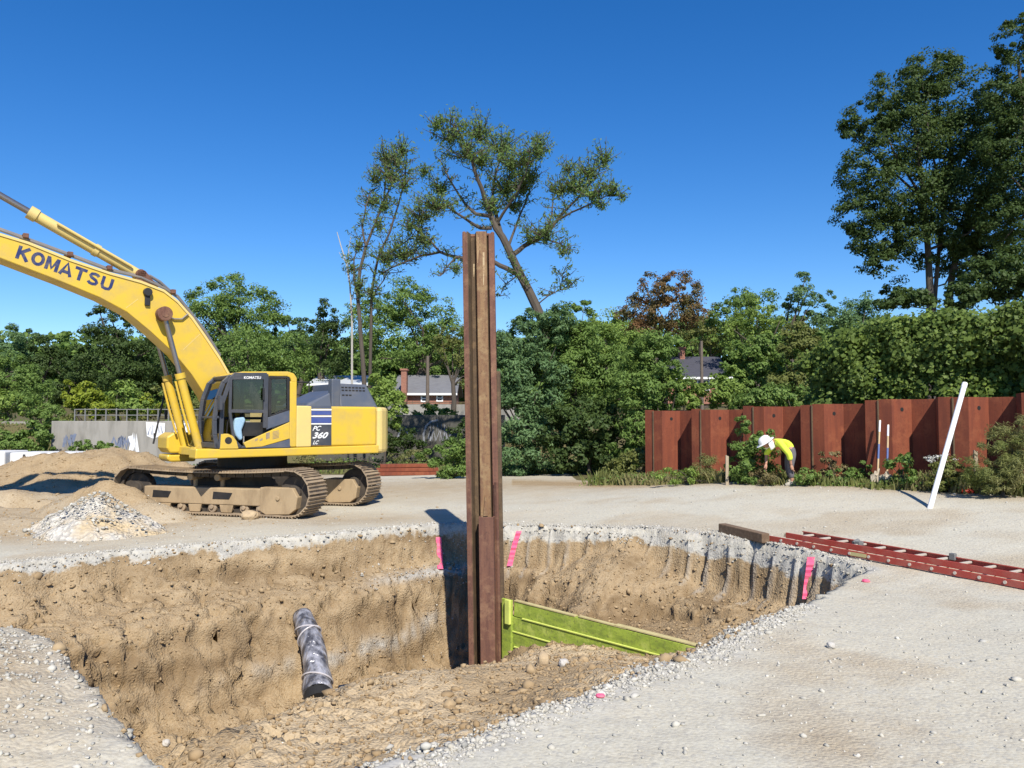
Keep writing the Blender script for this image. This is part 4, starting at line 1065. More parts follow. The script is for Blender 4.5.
# ------------------------------------------------------------------ the tall steel pile standing in the pit
PY = 13.0
PXM = FPX / PY
def build_pile():
    base, top = P(486, 690, PY), P(477.8, 231, PY)
    root = thing("sheet_pile_column", "tall rusty brown steel sheet pile standing upright in the pit", "steel pile", tuple(base))
    zt = top[2] - base[2]; lean = (top[0] - base[0]) / zt
    F = lambda a, q, z: (a + lean * z, q, z - 0.6 * (z < 0.01))
    u = 1 / PXM
    def sheet(pts, th, za, zb, name, mat, bevel=0.006, jag=False):
        m = MB(); n = len(pts); m.strip(pts, th, lambda a, q, t: F(a, q, t), za, zb)
        return m.build(name, mat, root, bevel=bevel)
    # plan seen from the camera: a to the right, q towards the back
    c = 15.5 * u
    X = lambda px: px * u - c
    sheet([(X(0.5), .10), (X(0.5), .0), (X(4.8), -.02)], .030, 0, zt - .05, "left_flange", M['rust'])
    sheet([(X(4.6), -.02), (X(7.5), .17), (X(13.2), .17)], .025, 0, zt - .01, "left_web", M['rust_dark'])  # shade on this web is put into its darker olive tone
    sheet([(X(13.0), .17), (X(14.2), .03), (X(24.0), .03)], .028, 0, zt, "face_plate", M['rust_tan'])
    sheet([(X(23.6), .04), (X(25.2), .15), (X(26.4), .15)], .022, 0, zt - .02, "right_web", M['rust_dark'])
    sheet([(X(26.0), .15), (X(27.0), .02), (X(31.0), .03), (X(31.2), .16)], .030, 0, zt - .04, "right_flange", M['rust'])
    sheet([(X(0.5), .10), (X(3), .36), (X(28), .36), (X(31.2), .16)], .028, 0, zt - .03, "rear_web", M['rust'])
    z1 = P(480, 371, PY)[2] - base[2]
    sheet([(X(31.6), .05), (X(34.6), .06), (X(34.8), .2)], .024, 0, z1, "side_strip", M['rust_dark'])
    z2 = P(480, 516, PY)[2] - base[2]
    sheet([(X(12.8), .02), (X(12.2), -.14), (X(25.6), -.15), (X(26.8), .0)], .032, -0.0, z2, "lower_plate", M['rust'])
    rb = MB(); rb.strip([(X(27.6), -.03), (X(29.4), -.06), (X(30.8), -.03)], .03, lambda a, q, t: F(a, q, t), 0, z2 + .55)
    rb.build("edge_rib", M['rust'], root, bevel=.006)
    nt_ = MB(); nt_.prism([(X(16), z2), (X(20.5), z2), (X(19.5), z2 + .28), (X(18), z2 + .34)], lambda a, z, t: F(a, t, z), -.02, .012)
    nt_.build("weld_scar", M['rust_tan'], root)
    sc_ = MB()
    for x0, x1, ya, yb in ((13.5, 15.6, 237, 263), (19.0, 21.0, 252, 285), (9.0, 10.4, 262, 275)):
        q = .014 if x0 > 12 else .155
        sc_ = MB(); za, zb_ = P(478, yb, PY)[2] - base[2], P(478, ya, PY)[2] - base[2]
        sc_.prism([(X(x0 + 1), za), (X(x0 + 1.5), za), (X(x1 + .6), (za + zb_) / 2), (X(x1 + .8), zb_), (X(x0 + 1), zb_), (X(x0 + .8), (za * .4 + zb_ * .6))], lambda a, z, t: F(a, t, z), q, q + .002)
        sc_.build("scraped_patch", M['bare_scar'], root)
    cap = MB()
    cap.strip([(X(1.2), .03), (X(4), .33), (X(27), .33), (X(30.6), .06)], .06, lambda a, q, t: F(a, q, t), zt - .09, zt + .005)
    cap.prism([(X(1.5), .06), (X(5), .33), (X(26), .33), (X(30), .07), (X(23.8), .035), (X(14.4), .035), (X(12.8), .15), (X(7.6), .15), (X(4.8), .0)], lambda a, q, t: F(a, q, t), zt - .07, zt - .02)
    cap.build("burnt_top_edge", M['rust'], root, bevel=.02)
build_pile()

# ------------------------------------------------------------------ lime green lagging boards
def build_lagging():
    a = np.array([-0.10, 13.0]); b = np.array([2.62, 10.05]); d = (b - a) / np.linalg.norm(b - a); n = np.array([-d[1], d[0]])      # n points away to the right-back
    L = np.linalg.norm(b - a); zt = P(503, 598, 13.0)[2]
    root = thing("lagging_panel", "lime green sprayed timber lagging boards running from the steel pile into the pit edge", "timber lagging", (a[0], a[1], zt - .95))
    W = lambda s, q, z: (d[0] * s + n[0] * q, d[1] * s + n[1] * q, z + .95)
    for k in range(4):
        hgt = .225; z0 = -.235 * (k + 1) - .005; m = MB(); st = [0.24, 0.0, 0.05, 0.0][k]
        jj = RNG.random(4) * .012
        m.add([W(st, -.04 - jj[0], z0), W(L, -.04 - jj[1], z0), W(L, .05, z0), W(st, .05, z0), W(st, -.04 - jj[2], z0 + hgt), W(L, -.04 - jj[3], z0 + hgt - .01), W(L, .05, z0 + hgt - .01), W(st, .05, z0 + hgt)],
              [(0, 1, 2, 3), (4, 5, 6, 7), (0, 1, 5, 4), (1, 2, 6, 5), (2, 3, 7, 6), (3, 0, 4, 7)])
        m.build("board", M['wood_green'], root, bevel=.008)
        if k < 3:
            ed = MB(); ed.add([W(st + .2, -.062, z0 + .004), W(L, -.062, z0 + .002), W(L, -.03, z0 + .014), W(st + .2, -.03, z0 + .016), W(st + .2, -.062, z0 - .010), W(L, -.062, z0 - .012)],
                              [(0, 1, 2, 3), (0, 1, 5, 4)])
            ed.build("board_edge", M['wood_lime'], root)
    t = MB()
    for s0, s1, w in ((.24, 1.55, .07), (1.62, 2.5, .06), (2.3, L, .09)):
        t.add([W(s0, -.05, -.008), W(s1, -.05, -.018), W(s1, -.05 + w, -.016), W(s0, -.05 + w, -.006), W(s0, -.05, .014), W(s1, -.05, .004), W(s1, -.05 + w, .006), W(s0, -.05 + w, .016)],
              [(0, 1, 2, 3), (4, 5, 6, 7), (0, 1, 5, 4), (1, 2, 6, 5), (2, 3, 7, 6), (3, 0, 4, 7)])
    t.build("top_strip", M['wood_top'], root, bevel=.004)
    p = MB()
    p.prism([(0.0, -1.0), (.22, -1.0), (.22, .012), (0.0, .012)], lambda s, z, q: W(s, q, z), -.09, -.045)
    p.build("end_board", M['wood_green'], root, bevel=.008)
    c = MB(); c.prism([(.13, -.36), (.235, -.36), (.235, .02), (.13, .02)], lambda s, z, q: W(s, q, z), -.145, -.094)
    c.build("end_cleat", M['wood_lime'], root, bevel=.006)
build_lagging()

# ------------------------------------------------------------------ pink ribbons hung over the cut edge
def ribbon(px, w, label):
    L, R = [], []
    lastY = None
    for i, (x, y) in enumerate(px):
        h = hit(x, y)
        if lastY is not None: h[1] = min(max(h[1], lastY - .25), lastY + .25)
        lastY = h[1]
        p = P(x, y, h[1] - 0.035 - .012 * (i % 2))
        L.append(p - np.array([w / 2, 0, 0])); R.append(p + np.array([w / 2, 0, 0]))
    m = MB(); n = len(L)
    vs = L + R + [p + np.array([0, .004, 0]) for p in L] + [p + np.array([0, .004, 0]) for p in R]
    fs = []
    for i in range(n - 1):
        fs += [(i, i + 1, n + i + 1, n + i), (2 * n + i, 3 * n + i, 3 * n + i + 1, 2 * n + i + 1), (i, 2 * n + i, 2 * n + i + 1, i + 1), (n + i, n + i + 1, 3 * n + i + 1, 3 * n + i)]
    m.add(vs, fs)
    tag(m.build("marking_ribbon", M['pink']), label, "marking ribbon", "pink ribbons marking the pit edge")
def dense(pts, k=5):
    o = []
    for a, b in zip(pts[:-1], pts[1:]):
        for t in np.linspace(0, 1, k, endpoint=False): o.append((a[0] + (b[0] - a[0]) * t, a[1] + (b[1] - a[1]) * t))
    return o + [pts[-1]]
ribbon(dense([(438.5, 537), (439.5, 552), (440.5, 569)]), .11, "pink ribbon on the pit wall just left of the tall pile")
ribbon(dense([(519, 531), (515, 543), (512, 555), (509.5, 566)]), .10, "pink ribbon slanting down the cut just right of the tall pile")
ribbon(dense([(811, 557), (809.5, 570), (807.5, 585), (806, 599)]), .11, "pink ribbon on the ribbed pit wall in front of the ladder")
def pinkstone(px, py, s, label):
    o = boulder("painted_stone", label, px, py, s, M['pink'], "painted stone", (1.2, 1, .5))
pinkstone(600, 697, .032, "pink painted stone on the near gravel rim below the lime boards")
pinkstone(866, 582, .045, "pink painted stone at the right tip of the pit")

# ------------------------------------------------------------------ plastic-wrapped pipe bundle leaning on the pit wall
def build_bundle():
    ctr = [(302, 615, .13), (307, 628, .145), (312, 645, .155), (315.5, 662, .165), (317.5, 680, .175), (318, 694, .185)]
    h0, h1 = hit(304, 606), hit(318, 707)
    ya, yb = min(h0[1] - .12, 13.3), 11.9
    pts, rs = [], []
    for i, (x, y, r) in enumerate(ctr):
        t = i / (len(ctr) - 1); pts.append(P(x, y, ya * (1 - t) + yb * t)); rs.append(r * 1.17)
    b = pts[-1]
    root = thing("wrapped_pipe", "curved pipe bundle wrapped in crinkled silvery black plastic leaning on the pit wall", "wrapped pipe", (b[0], b[1], b[2]))
    loc = lambda p: np.array(p) - b
    m = MB(); fine, fr = [], []
    for i in range(len(pts) - 1):
        for t in np.linspace(0, 1, 6, endpoint=False): fine.append(loc(pts[i] * (1 - t) + pts[i + 1] * t)); fr.append(rs[i] * (1 - t) + rs[i + 1] * t)
    fine.append(loc(pts[-1])); fr.append(rs[-1])
    m.tube(fine, fr, 40)
    o = m.build("plastic_wrap", M['wrap'], root)
    me = o.data
    for v in me.vertices:
        c = np.array(v.co); ang = math.atan2(c[1], c[0] - np.interp(c[2], [0, 1.5], [0, -.2]))
        k = 0.020 * math.sin(ang * 7 + c[2] * 5) + .022 * fbm(np.array([ang * 2.0]), np.array([c[2] * 1.5]), 1.6, 3)[0]
        d = np.array([math.cos(ang), math.sin(ang), 0]); v.co = Vector(c + d * k)
    me.polygons.foreach_set("use_smooth", [True] * len(me.polygons))
    d0 = loc(pts[0]) - loc(pts[1]); d0 /= np.linalg.norm(d0)
    s_ = np.cross(d0, [0, 1, 0]); s_ /= np.linalg.norm(s_); t_ = np.cross(d0, s_)
    for a, bb in ((.05, 0.02), (-.055, .0), (0.0, -.06)):
        q = loc(pts[0]) + s_ * a + t_ * bb
        e = MB(); e.tube([q - d0 * .2, q + d0 * .05], .048, 14); e.build("pipe_end", M['void'], root)
    lo = MB(); q = loc(pts[-1]); dn = loc(pts[-1]) - loc(pts[-2]); dn /= np.linalg.norm(dn)
    lo.tube([q - dn * .03, q + dn * .16], .20, 30); lo.build("open_bottom", M['void'], root)
    for k, tilt in ((7, .35), (9, -.3), (24, .4)):
        q = fine[k]; n = 36; r = fr[k] + .016; ax_ = fine[k + 1] - fine[k - 1]; ax_ /= np.linalg.norm(ax_)
        u1 = np.cross(ax_, [0, 1, 0]); u1 /= np.linalg.norm(u1); u2 = np.cross(ax_, u1)
        ring = [q + (u1 * math.cos(a) + u2 * math.sin(a)) * r + ax_ * tilt * math.cos(a) * r for a in np.linspace(0, 2 * math.pi, n)]
        tp_ = MB(); tp_.tube(ring, .012, 6, False); tp_.build("tape_band", M['tape'], root)
build_bundle()

# ------------------------------------------------------------------ ladder, timber, white pipe
def build_ladder():
    a, b = hit(768, 541.5), hit(1024, 590.5)
    d = (b - a); L0 = np.hypot(d[0], d[1]); d = d[:2] / L0; n = np.array([-d[1], d[0]])        # away from the camera
    z0 = (a[2] + b[2]) / 2 + .035; sl = (b[2] - a[2]) / L0
    root = thing("extension_ladder", "red extension ladder with pale rungs lying flat on the gravel", "ladder", (a[0], a[1], 0), math.atan2(d[1], d[0]))
    L = L0 + 1.4
    Z = lambda x, z: a[2] + .012 + sl * x + z
    def rail(x0, x1, y, z, name, sgn):
        m = MB(); h, w = .082, .03
        poly = [(y, z), (y + sgn * w, z), (y + sgn * w, z + .012), (y + sgn * .008, z + .014), (y + sgn * .008, z + h - .014), (y + sgn * w, z + h - .012), (y + sgn * w, z + h), (y, z + h)]
        m.prism(poly, lambda yy, zz, x: (x, yy, Z(x, zz)), x0, x1)
        return m.build(name, M['ladder_red'], root, bevel=.003)
    offs = hit(792, 532.5); s1 = (offs[:2] - a[:2]) @ d
    W = .46
    r1 = rail(0.0, L, 0, 0, "rail", 1); rail(0.05, L, W, 0, "rail", -1)
    x0 = .32
    r3 = rail(x0, L + .3, .035, .088, "rail", 1); rail(x0 + .02, L + .3, W - .035, .088, "rail", -1)
    k = 0; x = .26
    while x < L - .1:
        m = MB(); m.box((x, W / 2, Z(x, .041)), (.034, W - .02, .026)); ro = m.build("rung", M['alu'], root, bevel=.005)
        e = MB(); e.tube([(x, -.010, Z(x, .041)), (x, .002, Z(x, .041))], .021, 14); e.build("rung_end", M['alu'], ro)
        x += .305
    x = x0 + .22
    while x < L + .2:
        m = MB(); m.box((x, W / 2, Z(x, .088 + .050)), (.036, W - .09, .028)); m.build("rung", M['alu'], root, bevel=.005)
        x += .305
    for q in ((-.03, .012), (.02, W - .012)):
        f = MB(); f.box((q[0], q[1], Z(0, .04)), (.12, .05, .085)); f.build("foot_shoe", M['stake'], root, bevel=.012)
    br = MB(); br.box((1.45, .25, Z(1.45, .16)), (.10, .10, .06)); br.tube([(1.4, .2, Z(1.4, .16)), (1.4, .32, Z(1.4, .19))], .03, 10); br.box((2.75, .40, Z(2.75, .17)), (.08, .06, .09))
    br.build("latch", M['steel'], root, bevel=.008)
    lb = MB(); lb.box((1.62, -.003, Z(1.62, .042)), (.26, .004, .05)); lb.build("rating_sticker", M['wood_top'], root)

build_ladder()
def build_timber():
    a, b = hit(722, 531.5), hit(766, 545.5); d = b - a; L = np.hypot(d[0], d[1])
    root = MB(); c = (a + b) / 2
    ang = math.atan2(d[1], d[0]); ca, sa2 = math.cos(ang), math.sin(ang)
    root.box((0, 0, .075), (L, .15, .15), lambda x, y, z: (c[0] + x * ca - y * sa2, c[1] + x * sa2 + y * ca, c[2] + z - .01 + x * (b[2] - a[2]) / L))
    tag(root.build("timber_baulk", M['timber'], bevel=.012), "short weathered timber baulk on the gravel left of the ladder's end", "timber")
build_timber()
def build_pipe():
    a = hit(930, 508); b = P(965, 383, a[1] + .6); d = (b - a) / np.linalg.norm(b - a)
    root = thing("plastic_pipe", "long white plastic pipe stuck in the gravel and leaning right", "pipe", tuple(a))
    m = MB(); n = 24; r = .045
    e1 = np.cross(d, [0, 1, 0]); e1 /= np.linalg.norm(e1); e2 = np.cross(d, e1); L = np.linalg.norm(b - a)
    vs, fs = [], []
    for z, rr in ((-.15, r), (L, r), (L, r - .008), (L - .5, r - .008)):
        for k in range(n): t = 2 * math.pi * k / n; vs.append(d * z + (e1 * math.cos(t) + e2 * math.sin(t)) * rr)
    for i in range(3):
        for k in range(n): fs.append((i * n + k, i * n + (k + 1) % n, (i + 1) * n + (k + 1) % n, (i + 1) * n + k))
    m.add(vs, fs); m.build("pipe_wall", M['pvc'], root, smooth=True)
    m = MB(); m.tube([d * (L - .10), d * (L - .012)], r + .004, 24, False); m.build("coupling_ring", M['pvc'], root, smooth=True)
build_pipe()

# ------------------------------------------------------------------ red sheet pile wall
def wall_pt(s, e, z): return np.array([W0[0] + WD[0] * s + WN[0] * e, W0[1] + WD[1] * s + WN[1] * e, z])
def build_wall():
    root = thing("sheet_pile_wall", "rust red corrugated steel sheet pile wall behind the weeds", "sheet pile wall", tuple(wall_pt(0, 0, 0)), math.atan2(WD[1], WD[0]))
    # local x = along (s), local y = n; WN is -y side when rotated: camera side
    sgn = np.sign(-math.sin(math.atan2(WD[1], WD[0])) * WN[0] + math.cos(math.atan2(WD[1], WD[0])) * WN[1])
    pairw = 1.495
    p = .52
    for k in range(0, 10):
        # right edge of each bright web falls at these survey columns
        s0 = k * pairw + .03
        zt = 2.33 + .037 * k + RNG.normal(0, .035)
        zt2 = zt + RNG.normal(0, .03)
        pts1 = [(s0, p), (s0 + .27, p)]
        pts2 = [(s0 + .275, p), (s0 + .55, p), (s0 + .77, 0), (s0 + 1.02, 0)]
        m = MB(); zb = -.4
        m.strip([(s0 - .22, 0), (s0, p), (s0 + .27, p)], .026, lambda a, q, t: (a, sgn * q, t), zb, zt)
        m.build("sheet_pile", M['rust_red'], root, bevel=.004)
        m = MB(); m.strip([(s0 + .276, p), (s0 + .55, p), (s0 + .77, 0), (s0 + 1.02, 0), (s0 + 1.265, 0)], .026, lambda a, q, t: (a, sgn * q, t), zb, zt2)
        so = m.build("sheet_pile", M['rust_red'], root, bevel=.004)
        h = MB(); c = np.array([s0 + .66, p * .5]); dirv = np.array([.22, -p]) / math.hypot(.22, p); nr = np.array([p, .22]) / math.hypot(.22, p)
        c = c + nr * .016; ring = []
        for t in np.linspace(0, 2 * math.pi, 14, endpoint=False): ring.append((t, .05))
        h.add([(c[0] + dirv[0] * .045 * math.cos(t), sgn * (c[1] + dirv[1] * .045 * math.cos(t)), zt2 - .22 + .045 * math.sin(t)) for t, _ in ring] +
              [(c[0] - nr[0] * .02 + dirv[0] * .045 * math.cos(t), sgn * (c[1] - nr[1] * .02 + dirv[1] * .045 * math.cos(t)), zt2 - .22 + .045 * math.sin(t)) for t, _ in ring],
              [tuple(range(14))] + [(i, (i + 1) % 14, 14 + (i + 1) % 14, 14 + i) for i in range(14)])
        h.build("lifting_hole", M['void'], so)
        il = MB(); il.tube([(s0 + .273, sgn * (p + .02), zb), (s0 + .273, sgn * (p + .02), min(zt, zt2) - .01)], .022, 8)
        il.build("interlock", M['rust_dark'], root)
build_wall()

# ------------------------------------------------------------------ shovels and stakes
def build_shovel(px, D, label, wide):
    top, bot, tip = [P(x, y, D + dy) for (x, y), dy in zip(px, (.22, .03, 0))]
    tip[2] = gz(tip[0], tip[1]) + .01
    root = thing("shovel", label, "shovel", tuple(tip), 0, "shovels leaning on the red wall")
    L = lambda p: np.array(p) - tip
    a, b = L(top), L(bot)
    m = MB(); m.tube([b, a], .019, 10); hd_ = m.build("handle", M['handle_wood'], root, smooth=True)
    m = MB(); m.tube([a * .55 + b * .45, a * .28 + b * .72], .0205, 10); m.build("blue_band", M['handle_blue'], hd_, smooth=True)
    m = MB(); m.tube([a * .99 + b * .01, a * .78 + b * .22], .0205, 10); m.build("white_band", M['pvc'], hd_, smooth=True)
    m = MB(); w = wide
    out = [(-w, .26), (-w * .35, .30), (-.02, .36), (.02, .36), (w * .35, .30), (w, .26), (w * 1.02, .10), (w * .6, .02), (0, -.02), (-w * .6, .02), (-w * 1.02, .10)]
    n = len(out); k = b / np.linalg.norm(b)
    vs = [(x, .02 - .05 * (1 - (x / w) ** 2), z * .9) for x, z in out]; vs += [(x, y + .008, z) for x, y, z in vs]
    m.add(vs, [tuple(range(n))[::-1], tuple(range(n, 2 * n))] + [(i, (i + 1) % n, n + (i + 1) % n, n + i) for i in range(n)])
    m.tube([(0, -.03, .22), b * .98, b + k * .12], .023, 10)
    m.build("blade", M['shovel_steel'], root)
build_shovel([(880, 420), (877.6, 474), (875.2, 485)], 17.0, "longer shovel on the left of the two leaning against the red wall", .085)
build_shovel([(888.2, 424.5), (887, 477), (886.5, 486)], 16.8, "wide-bladed shovel on the right of the two leaning against the red wall", .15)
def stake(px0, py0, py1, D, label):
    b, t = P(px0, py1, D), P(px0, py0, D)
    z = gz(b[0], b[1]); m = MB(); h = t[2] - z + .0
    w = .035
    m.add([(b[0] + i * w, b[1] + j * w * .6, z - .2) for i, j in ((-1, -1), (1, -1), (1, 1), (-1, 1))] + [(b[0] + i * w + .01, b[1] + j * w * .6, z + h - .03 * (i > 0)) for i, j in ((-1, -1), (1, -1), (1, 1), (-1, 1))],
          [(0, 1, 2, 3), (4, 5, 6, 7), (0, 1, 5, 4), (1, 2, 6, 5), (2, 3, 7, 6), (3, 0, 4, 7)])
    tag(m.build("wooden_stake", M['stake'], bevel=.005), label, "stake", "survey stakes by the red wall")
stake(727, 455, 488, 18.6, "thin grey wooden stake in the weeds left of the bending worker")
stake(976, 450, 491, 15.6, "wooden stake in the weeds right of the leaning white pipe")
dbr = MB(); p = hit(966, 493); dbr.prism([(-.12, 0), (.1, -.02), (.13, .05), (.02, .09), (-.1, .06)], lambda a, z, t: (p[0] + a, p[1] + t, p[2] + z), -.1, .1)
tag(dbr.build("plastic_scrap", worn("red plastic", (.6, .05, .03), .5, 0, (.4, .1, .06), .3, 8, bumpd=0), bevel=.03), "small red plastic scrap on the verge right of the white pipe", "scrap")

# ------------------------------------------------------------------ the bending worker
WYD = 17.9
def skin_mesh(name, joints, edges, mat, parent, sub=2, root=0):
    me = bpy.data.meshes.new(name)
    me.from_pydata([tuple(j[0]) for j in joints], edges, [])
    o = link(name, me, mat, parent)
    o.modifiers.new("skin", 'SKIN')
    sl = me.skin_vertices[0].data if me.skin_vertices else None
    if sl is None:
        bm = bmesh.new(); bm.from_mesh(me); lay = bm.verts.layers.skin.verify(); bm.to_mesh(me); bm.free(); sl = me.skin_vertices[0].data
    for i, j in enumerate(joints):
        sl[i].radius = (j[1], j[2] if len(j) > 2 else j[1]); sl[i].use_root = (i == root)
    s = o.modifiers.new("sub", 'SUBSURF'); s.levels = sub; s.render_levels = sub
    for pp in me.polygons: pp.use_smooth = True
    return o
def build_worker():
    g = P(788.5, 481, WYD); zg = gz(g[0], g[1])
    base = np.array([g[0], g[1], zg])
    root = thing("person", "worker in lime high visibility shirt and white hard hat bending by the red wall", "person", tuple(base))
    k = WYD / FPX
    def J(px, py, dy=0.0): return np.array([(px - 788.5) * k, dy, (481 - py) * k])
    hip, hipN, hipF = J(790.8, 446.5), J(791.4, 449, -.10), J(791.4, 449, .10)
    kneeN, kneeF = J(788.5, 462.5, -.12), J(789.8, 463, .13)
    ankN, ankF = J(790.5, 477.5, -.12), J(793.5, 476.5, .15)
    toeN, toeF = J(784.5, 480, -.13), J(787.5, 479.5, .15)
    waist, chest = J(787, 439.5), J(779, 437)
    neck, head0 = J(773, 438), J(769, 437.5)
    shN, shF = J(777.5, 438.5, -.19), J(777.5, 438.5, .19)
    elN, elF = J(785.5, 449.5, -.27), J(770.5, 450, .24)
    haN, haF = J(788, 461, -.22), J(768, 461, .12)
    body = skin_mesh("body", [(hip, .085, .085), (waist, .11, .09), (chest, .15, .12), (neck, .055), (head0, .07), (hipN, .085), (kneeN, .058), (ankN, .04), (toeN, .035), (hipF, .085), (kneeF, .058), (ankF, .04), (toeF, .035),
                               (shN, .06), (elN, .042), (haN, .028), (shF, .06), (elF, .042), (haF, .028)],
                     [(0, 1), (1, 2), (2, 3), (3, 4), (0, 5), (5, 6), (6, 7), (7, 8), (0, 9), (9, 10), (10, 11), (11, 12), (2, 13), (13, 14), (14, 15), (2, 16), (16, 17), (17, 18)], M['skin'], root)
    # head with face
    bm = bmesh.new(); bmesh.ops.create_uvsphere(bm, u_segments=20, v_segments=14, radius=.1)
    hc = J(766.8, 438.5)
    for v in bm.verts:
        c = v.co.copy(); c.z *= 1.18
        if c.x < -.06 and abs(c.y) < .022 and -.03 < c.z < .02: c.x -= .02
        v.co = c + Vector(hc)
    mh = bpy.data.meshes.new("head"); bm.to_mesh(mh); bm.free(); mh.polygons.foreach_set("use_smooth", [True] * len(mh.polygons))
    ho = link("head", mh, M['skin'], root)
    ft = MB()
    for y in (-.035, .035): ft.box((hc[0] - .093, y, hc[2] + .015), (.012, .022, .012))
    ft.box((hc[0] - .092, 0, hc[2] - .055), (.012, .045, .008)); ft.build("face_feature", M['seat'], ho, bevel=.003)
    for y in (-.1, .1):
        er = MB(); er.box((hc[0] + .01, y, hc[2] - .005), (.035, .018, .06)); er.build("ear", M['skin'], ho, bevel=.008)
    # hands: five bent fingers each
    for hp, dv, sy in ((haN, (J(789.5, 466, -.22) - haN), 1), (haF, (J(766.5, 466, .1) - haF), -1)):
        dv = dv / np.linalg.norm(dv); m = MB(); side = np.array([0, 1, 0]); fw = np.cross(dv, side)
        m.tube([hp - dv * .01, hp + dv * .03, hp + dv * .085], [.026, .038, .036], 10)
        for q, ln in ((-.03, .055), (-.01, .07), (.01, .075), (.03, .06)):
            b_ = hp + dv * .08 + side * q; m.tube([b_, b_ + dv * ln * .5 + fw * .008, b_ + dv * ln * .85 + fw * .03], [.0095, .009, .007], 7)
        t = hp + dv * .03 + side * .035 * sy; m.tube([t, t + side * .03 * sy + dv * .03, t + side * .035 * sy + dv * .06], [.012, .010, .008], 7)
        m.build("hand", M['skin'], root, smooth=True)
    mid = lambda a, b, t: a * (1 - t) + b * t
    skin_mesh("shirt", [(J(792.3, 448), .15, .13), (waist, .155, .125), (chest, .175, .145), (mid(chest, neck, .8), .08), (shN, .085), (mid(shN, elN, .5), .075), (elN, .07), (mid(elN, haN, .55), .06), (shF, .085), (mid(shF, elF, .5), .075), (elF, .066), (mid(elF, haF, .2), .055)],
              [(0, 1), (1, 2), (2, 3), (2, 4), (4, 5), (5, 6), (6, 7), (2, 8), (8, 9), (9, 10), (10, 11)], M['hivis'], root)
    skin_mesh("trousers", [(hip, .115, .11), (hipN, .095), (mid(hipN, kneeN, .5), .092), (kneeN, .075), (mid(kneeN, ankN, .8), .065), (hipF, .095), (mid(hipF, kneeF, .5), .092), (kneeF, .075), (mid(kneeF, ankF, .85), .065), (mid(hip, waist, .6), .125, .12)],
              [(0, 9), (0, 1), (1, 2), (2, 3), (3, 4), (0, 5), (5, 6), (6, 7), (7, 8)], M['trousers'], root)
    for an, to in ((ankN, toeN), (ankF, toeF)):
        m = MB(); m.tube([an + np.array([.06, 0, -.05]), an + np.array([0, 0, -.02]), to + np.array([.02, 0, .0]), to + np.array([-.03, 0, -.01])], [.05, .058, .052, .03], 12)
        m.box((an[0] * .5 + to[0] * .5 + .02, an[1], min(to[2], an[2]) - .045), (.29, .095, .03))
        m.build("boot", M['boot'], root, bevel=.006)
    # hard hat with brim and neck drape, tipped forward
    ax = np.array([-.55, 0, .83]); ax = ax / np.linalg.norm(ax); e1 = np.array([-.83, 0, -.55]); e2 = np.array([0, 1.0, 0]); c0 = hc + ax * .02
    m = MB(); prof_ = [(.205, -.005), (.17, .0), (.135, .01), (.132, .05), (.115, .10), (.07, .135), (.0, .145)]
    n = 26; vs, fs = [], []
    for r_, z_ in prof_:
        for i in range(n):
            t = 2 * math.pi * i / n; vs.append(c0 + e1 * math.cos(t) * r_ * (1.15 if math.cos(t) > 0 else 1.0) + e2 * math.sin(t) * r_ + ax * z_)
    for j in range(len(prof_) - 1):
        for i in range(n): fs.append((j * n + i, j * n + (i + 1) % n, (j + 1) * n + (i + 1) % n, (j + 1) * n + i))
    m.add(vs, fs); m.build("hard_hat", M['white'], root, smooth=True)
    m = MB(); pts_ = []
    vs, fs = [], []
    for j, z_ in enumerate((0.0, -.10, -.22)):
        for i in range(13):
            t = math.pi * .5 + math.pi * i / 12; r_ = .145 + .02 * j; vs.append(c0 + e1 * math.cos(t) * r_ + e2 * math.sin(t) * r_ + ax * z_ + np.array([-.03 * j, 0, 0]))
    for j in range(2):
        for i in range(12): fs.append((j * 13 + i, j * 13 + i + 1, (j + 1) * 13 + i + 1, (j + 1) * 13 + i))
    m.add(vs, fs); o = m.build("neck_drape", M['white'], root, smooth=True); so = o.modifiers.new("solid", 'SOLIDIFY'); so.thickness = .008
build_worker()

# ------------------------------------------------------------------ concrete walls, railing, blocks, rusty stack
def cwall(name, label, xs, Y0, Y1, ztop, zbot, mat, th=.35, cap=True):
    a, b = P(xs[0], 400, Y0), P(xs[1], 400, Y1); a[2] = b[2] = 0
    d = (b - a)[:2]; L = np.hypot(*d); d /= L; n = np.array([-d[1], d[0]])
    root = thing(name, label, "concrete wall", (a[0], a[1], zbot), math.atan2(d[1], d[0]))
    m = MB(); h = ztop - zbot; m.box((L / 2, th / 2, h / 2), (L, th, h)); bo = m.build("wall_panel", mat, root, bevel=.02)
    if cap: m = MB(); m.box((L / 2, th / 2, h + .05), (L + .06, th + .1, .10)); m.build("coping", mat, root, bevel=.02)
    return root, bo, L, h
wroot, wbody, wl, wh = cwall("concrete_wall", "weathered grey concrete retaining wall with graffiti behind the excavator's boom", (52, 262), 34.0, 34.6, P(100, 421, 34)[2], .1, M['concrete'], cap=False)
def wp(px, py):
    p = P(px, py, 34.0 + (px - 52) / 210 * .6); q = p - np.array(wroot.location); r = wroot.rotation_euler.z
    return (q[0] * math.cos(r) + q[1] * math.sin(r), q[2])
def scrawl(name, strokes, mat, parent, w, y=-.006, conv=wp):
    m = MB()
    for k, s in enumerate(strokes):
        m.strip([conv(*p) for p in s], w, lambda a, z, t: (a, t, z), y - .002 * (k % 3), y + .003)
    m.build(name, mat, parent)
gray_w = worn("white spray paint", (.72, .73, .74), .8, 0, (.4, .4, .42), .55, 4, bumpd=0)
gray_b = worn("blue grey spray paint", (.13, .16, .24), .8, 0, (.3, .3, .32), .6, 5, bumpd=0)
rg = random.Random(5)
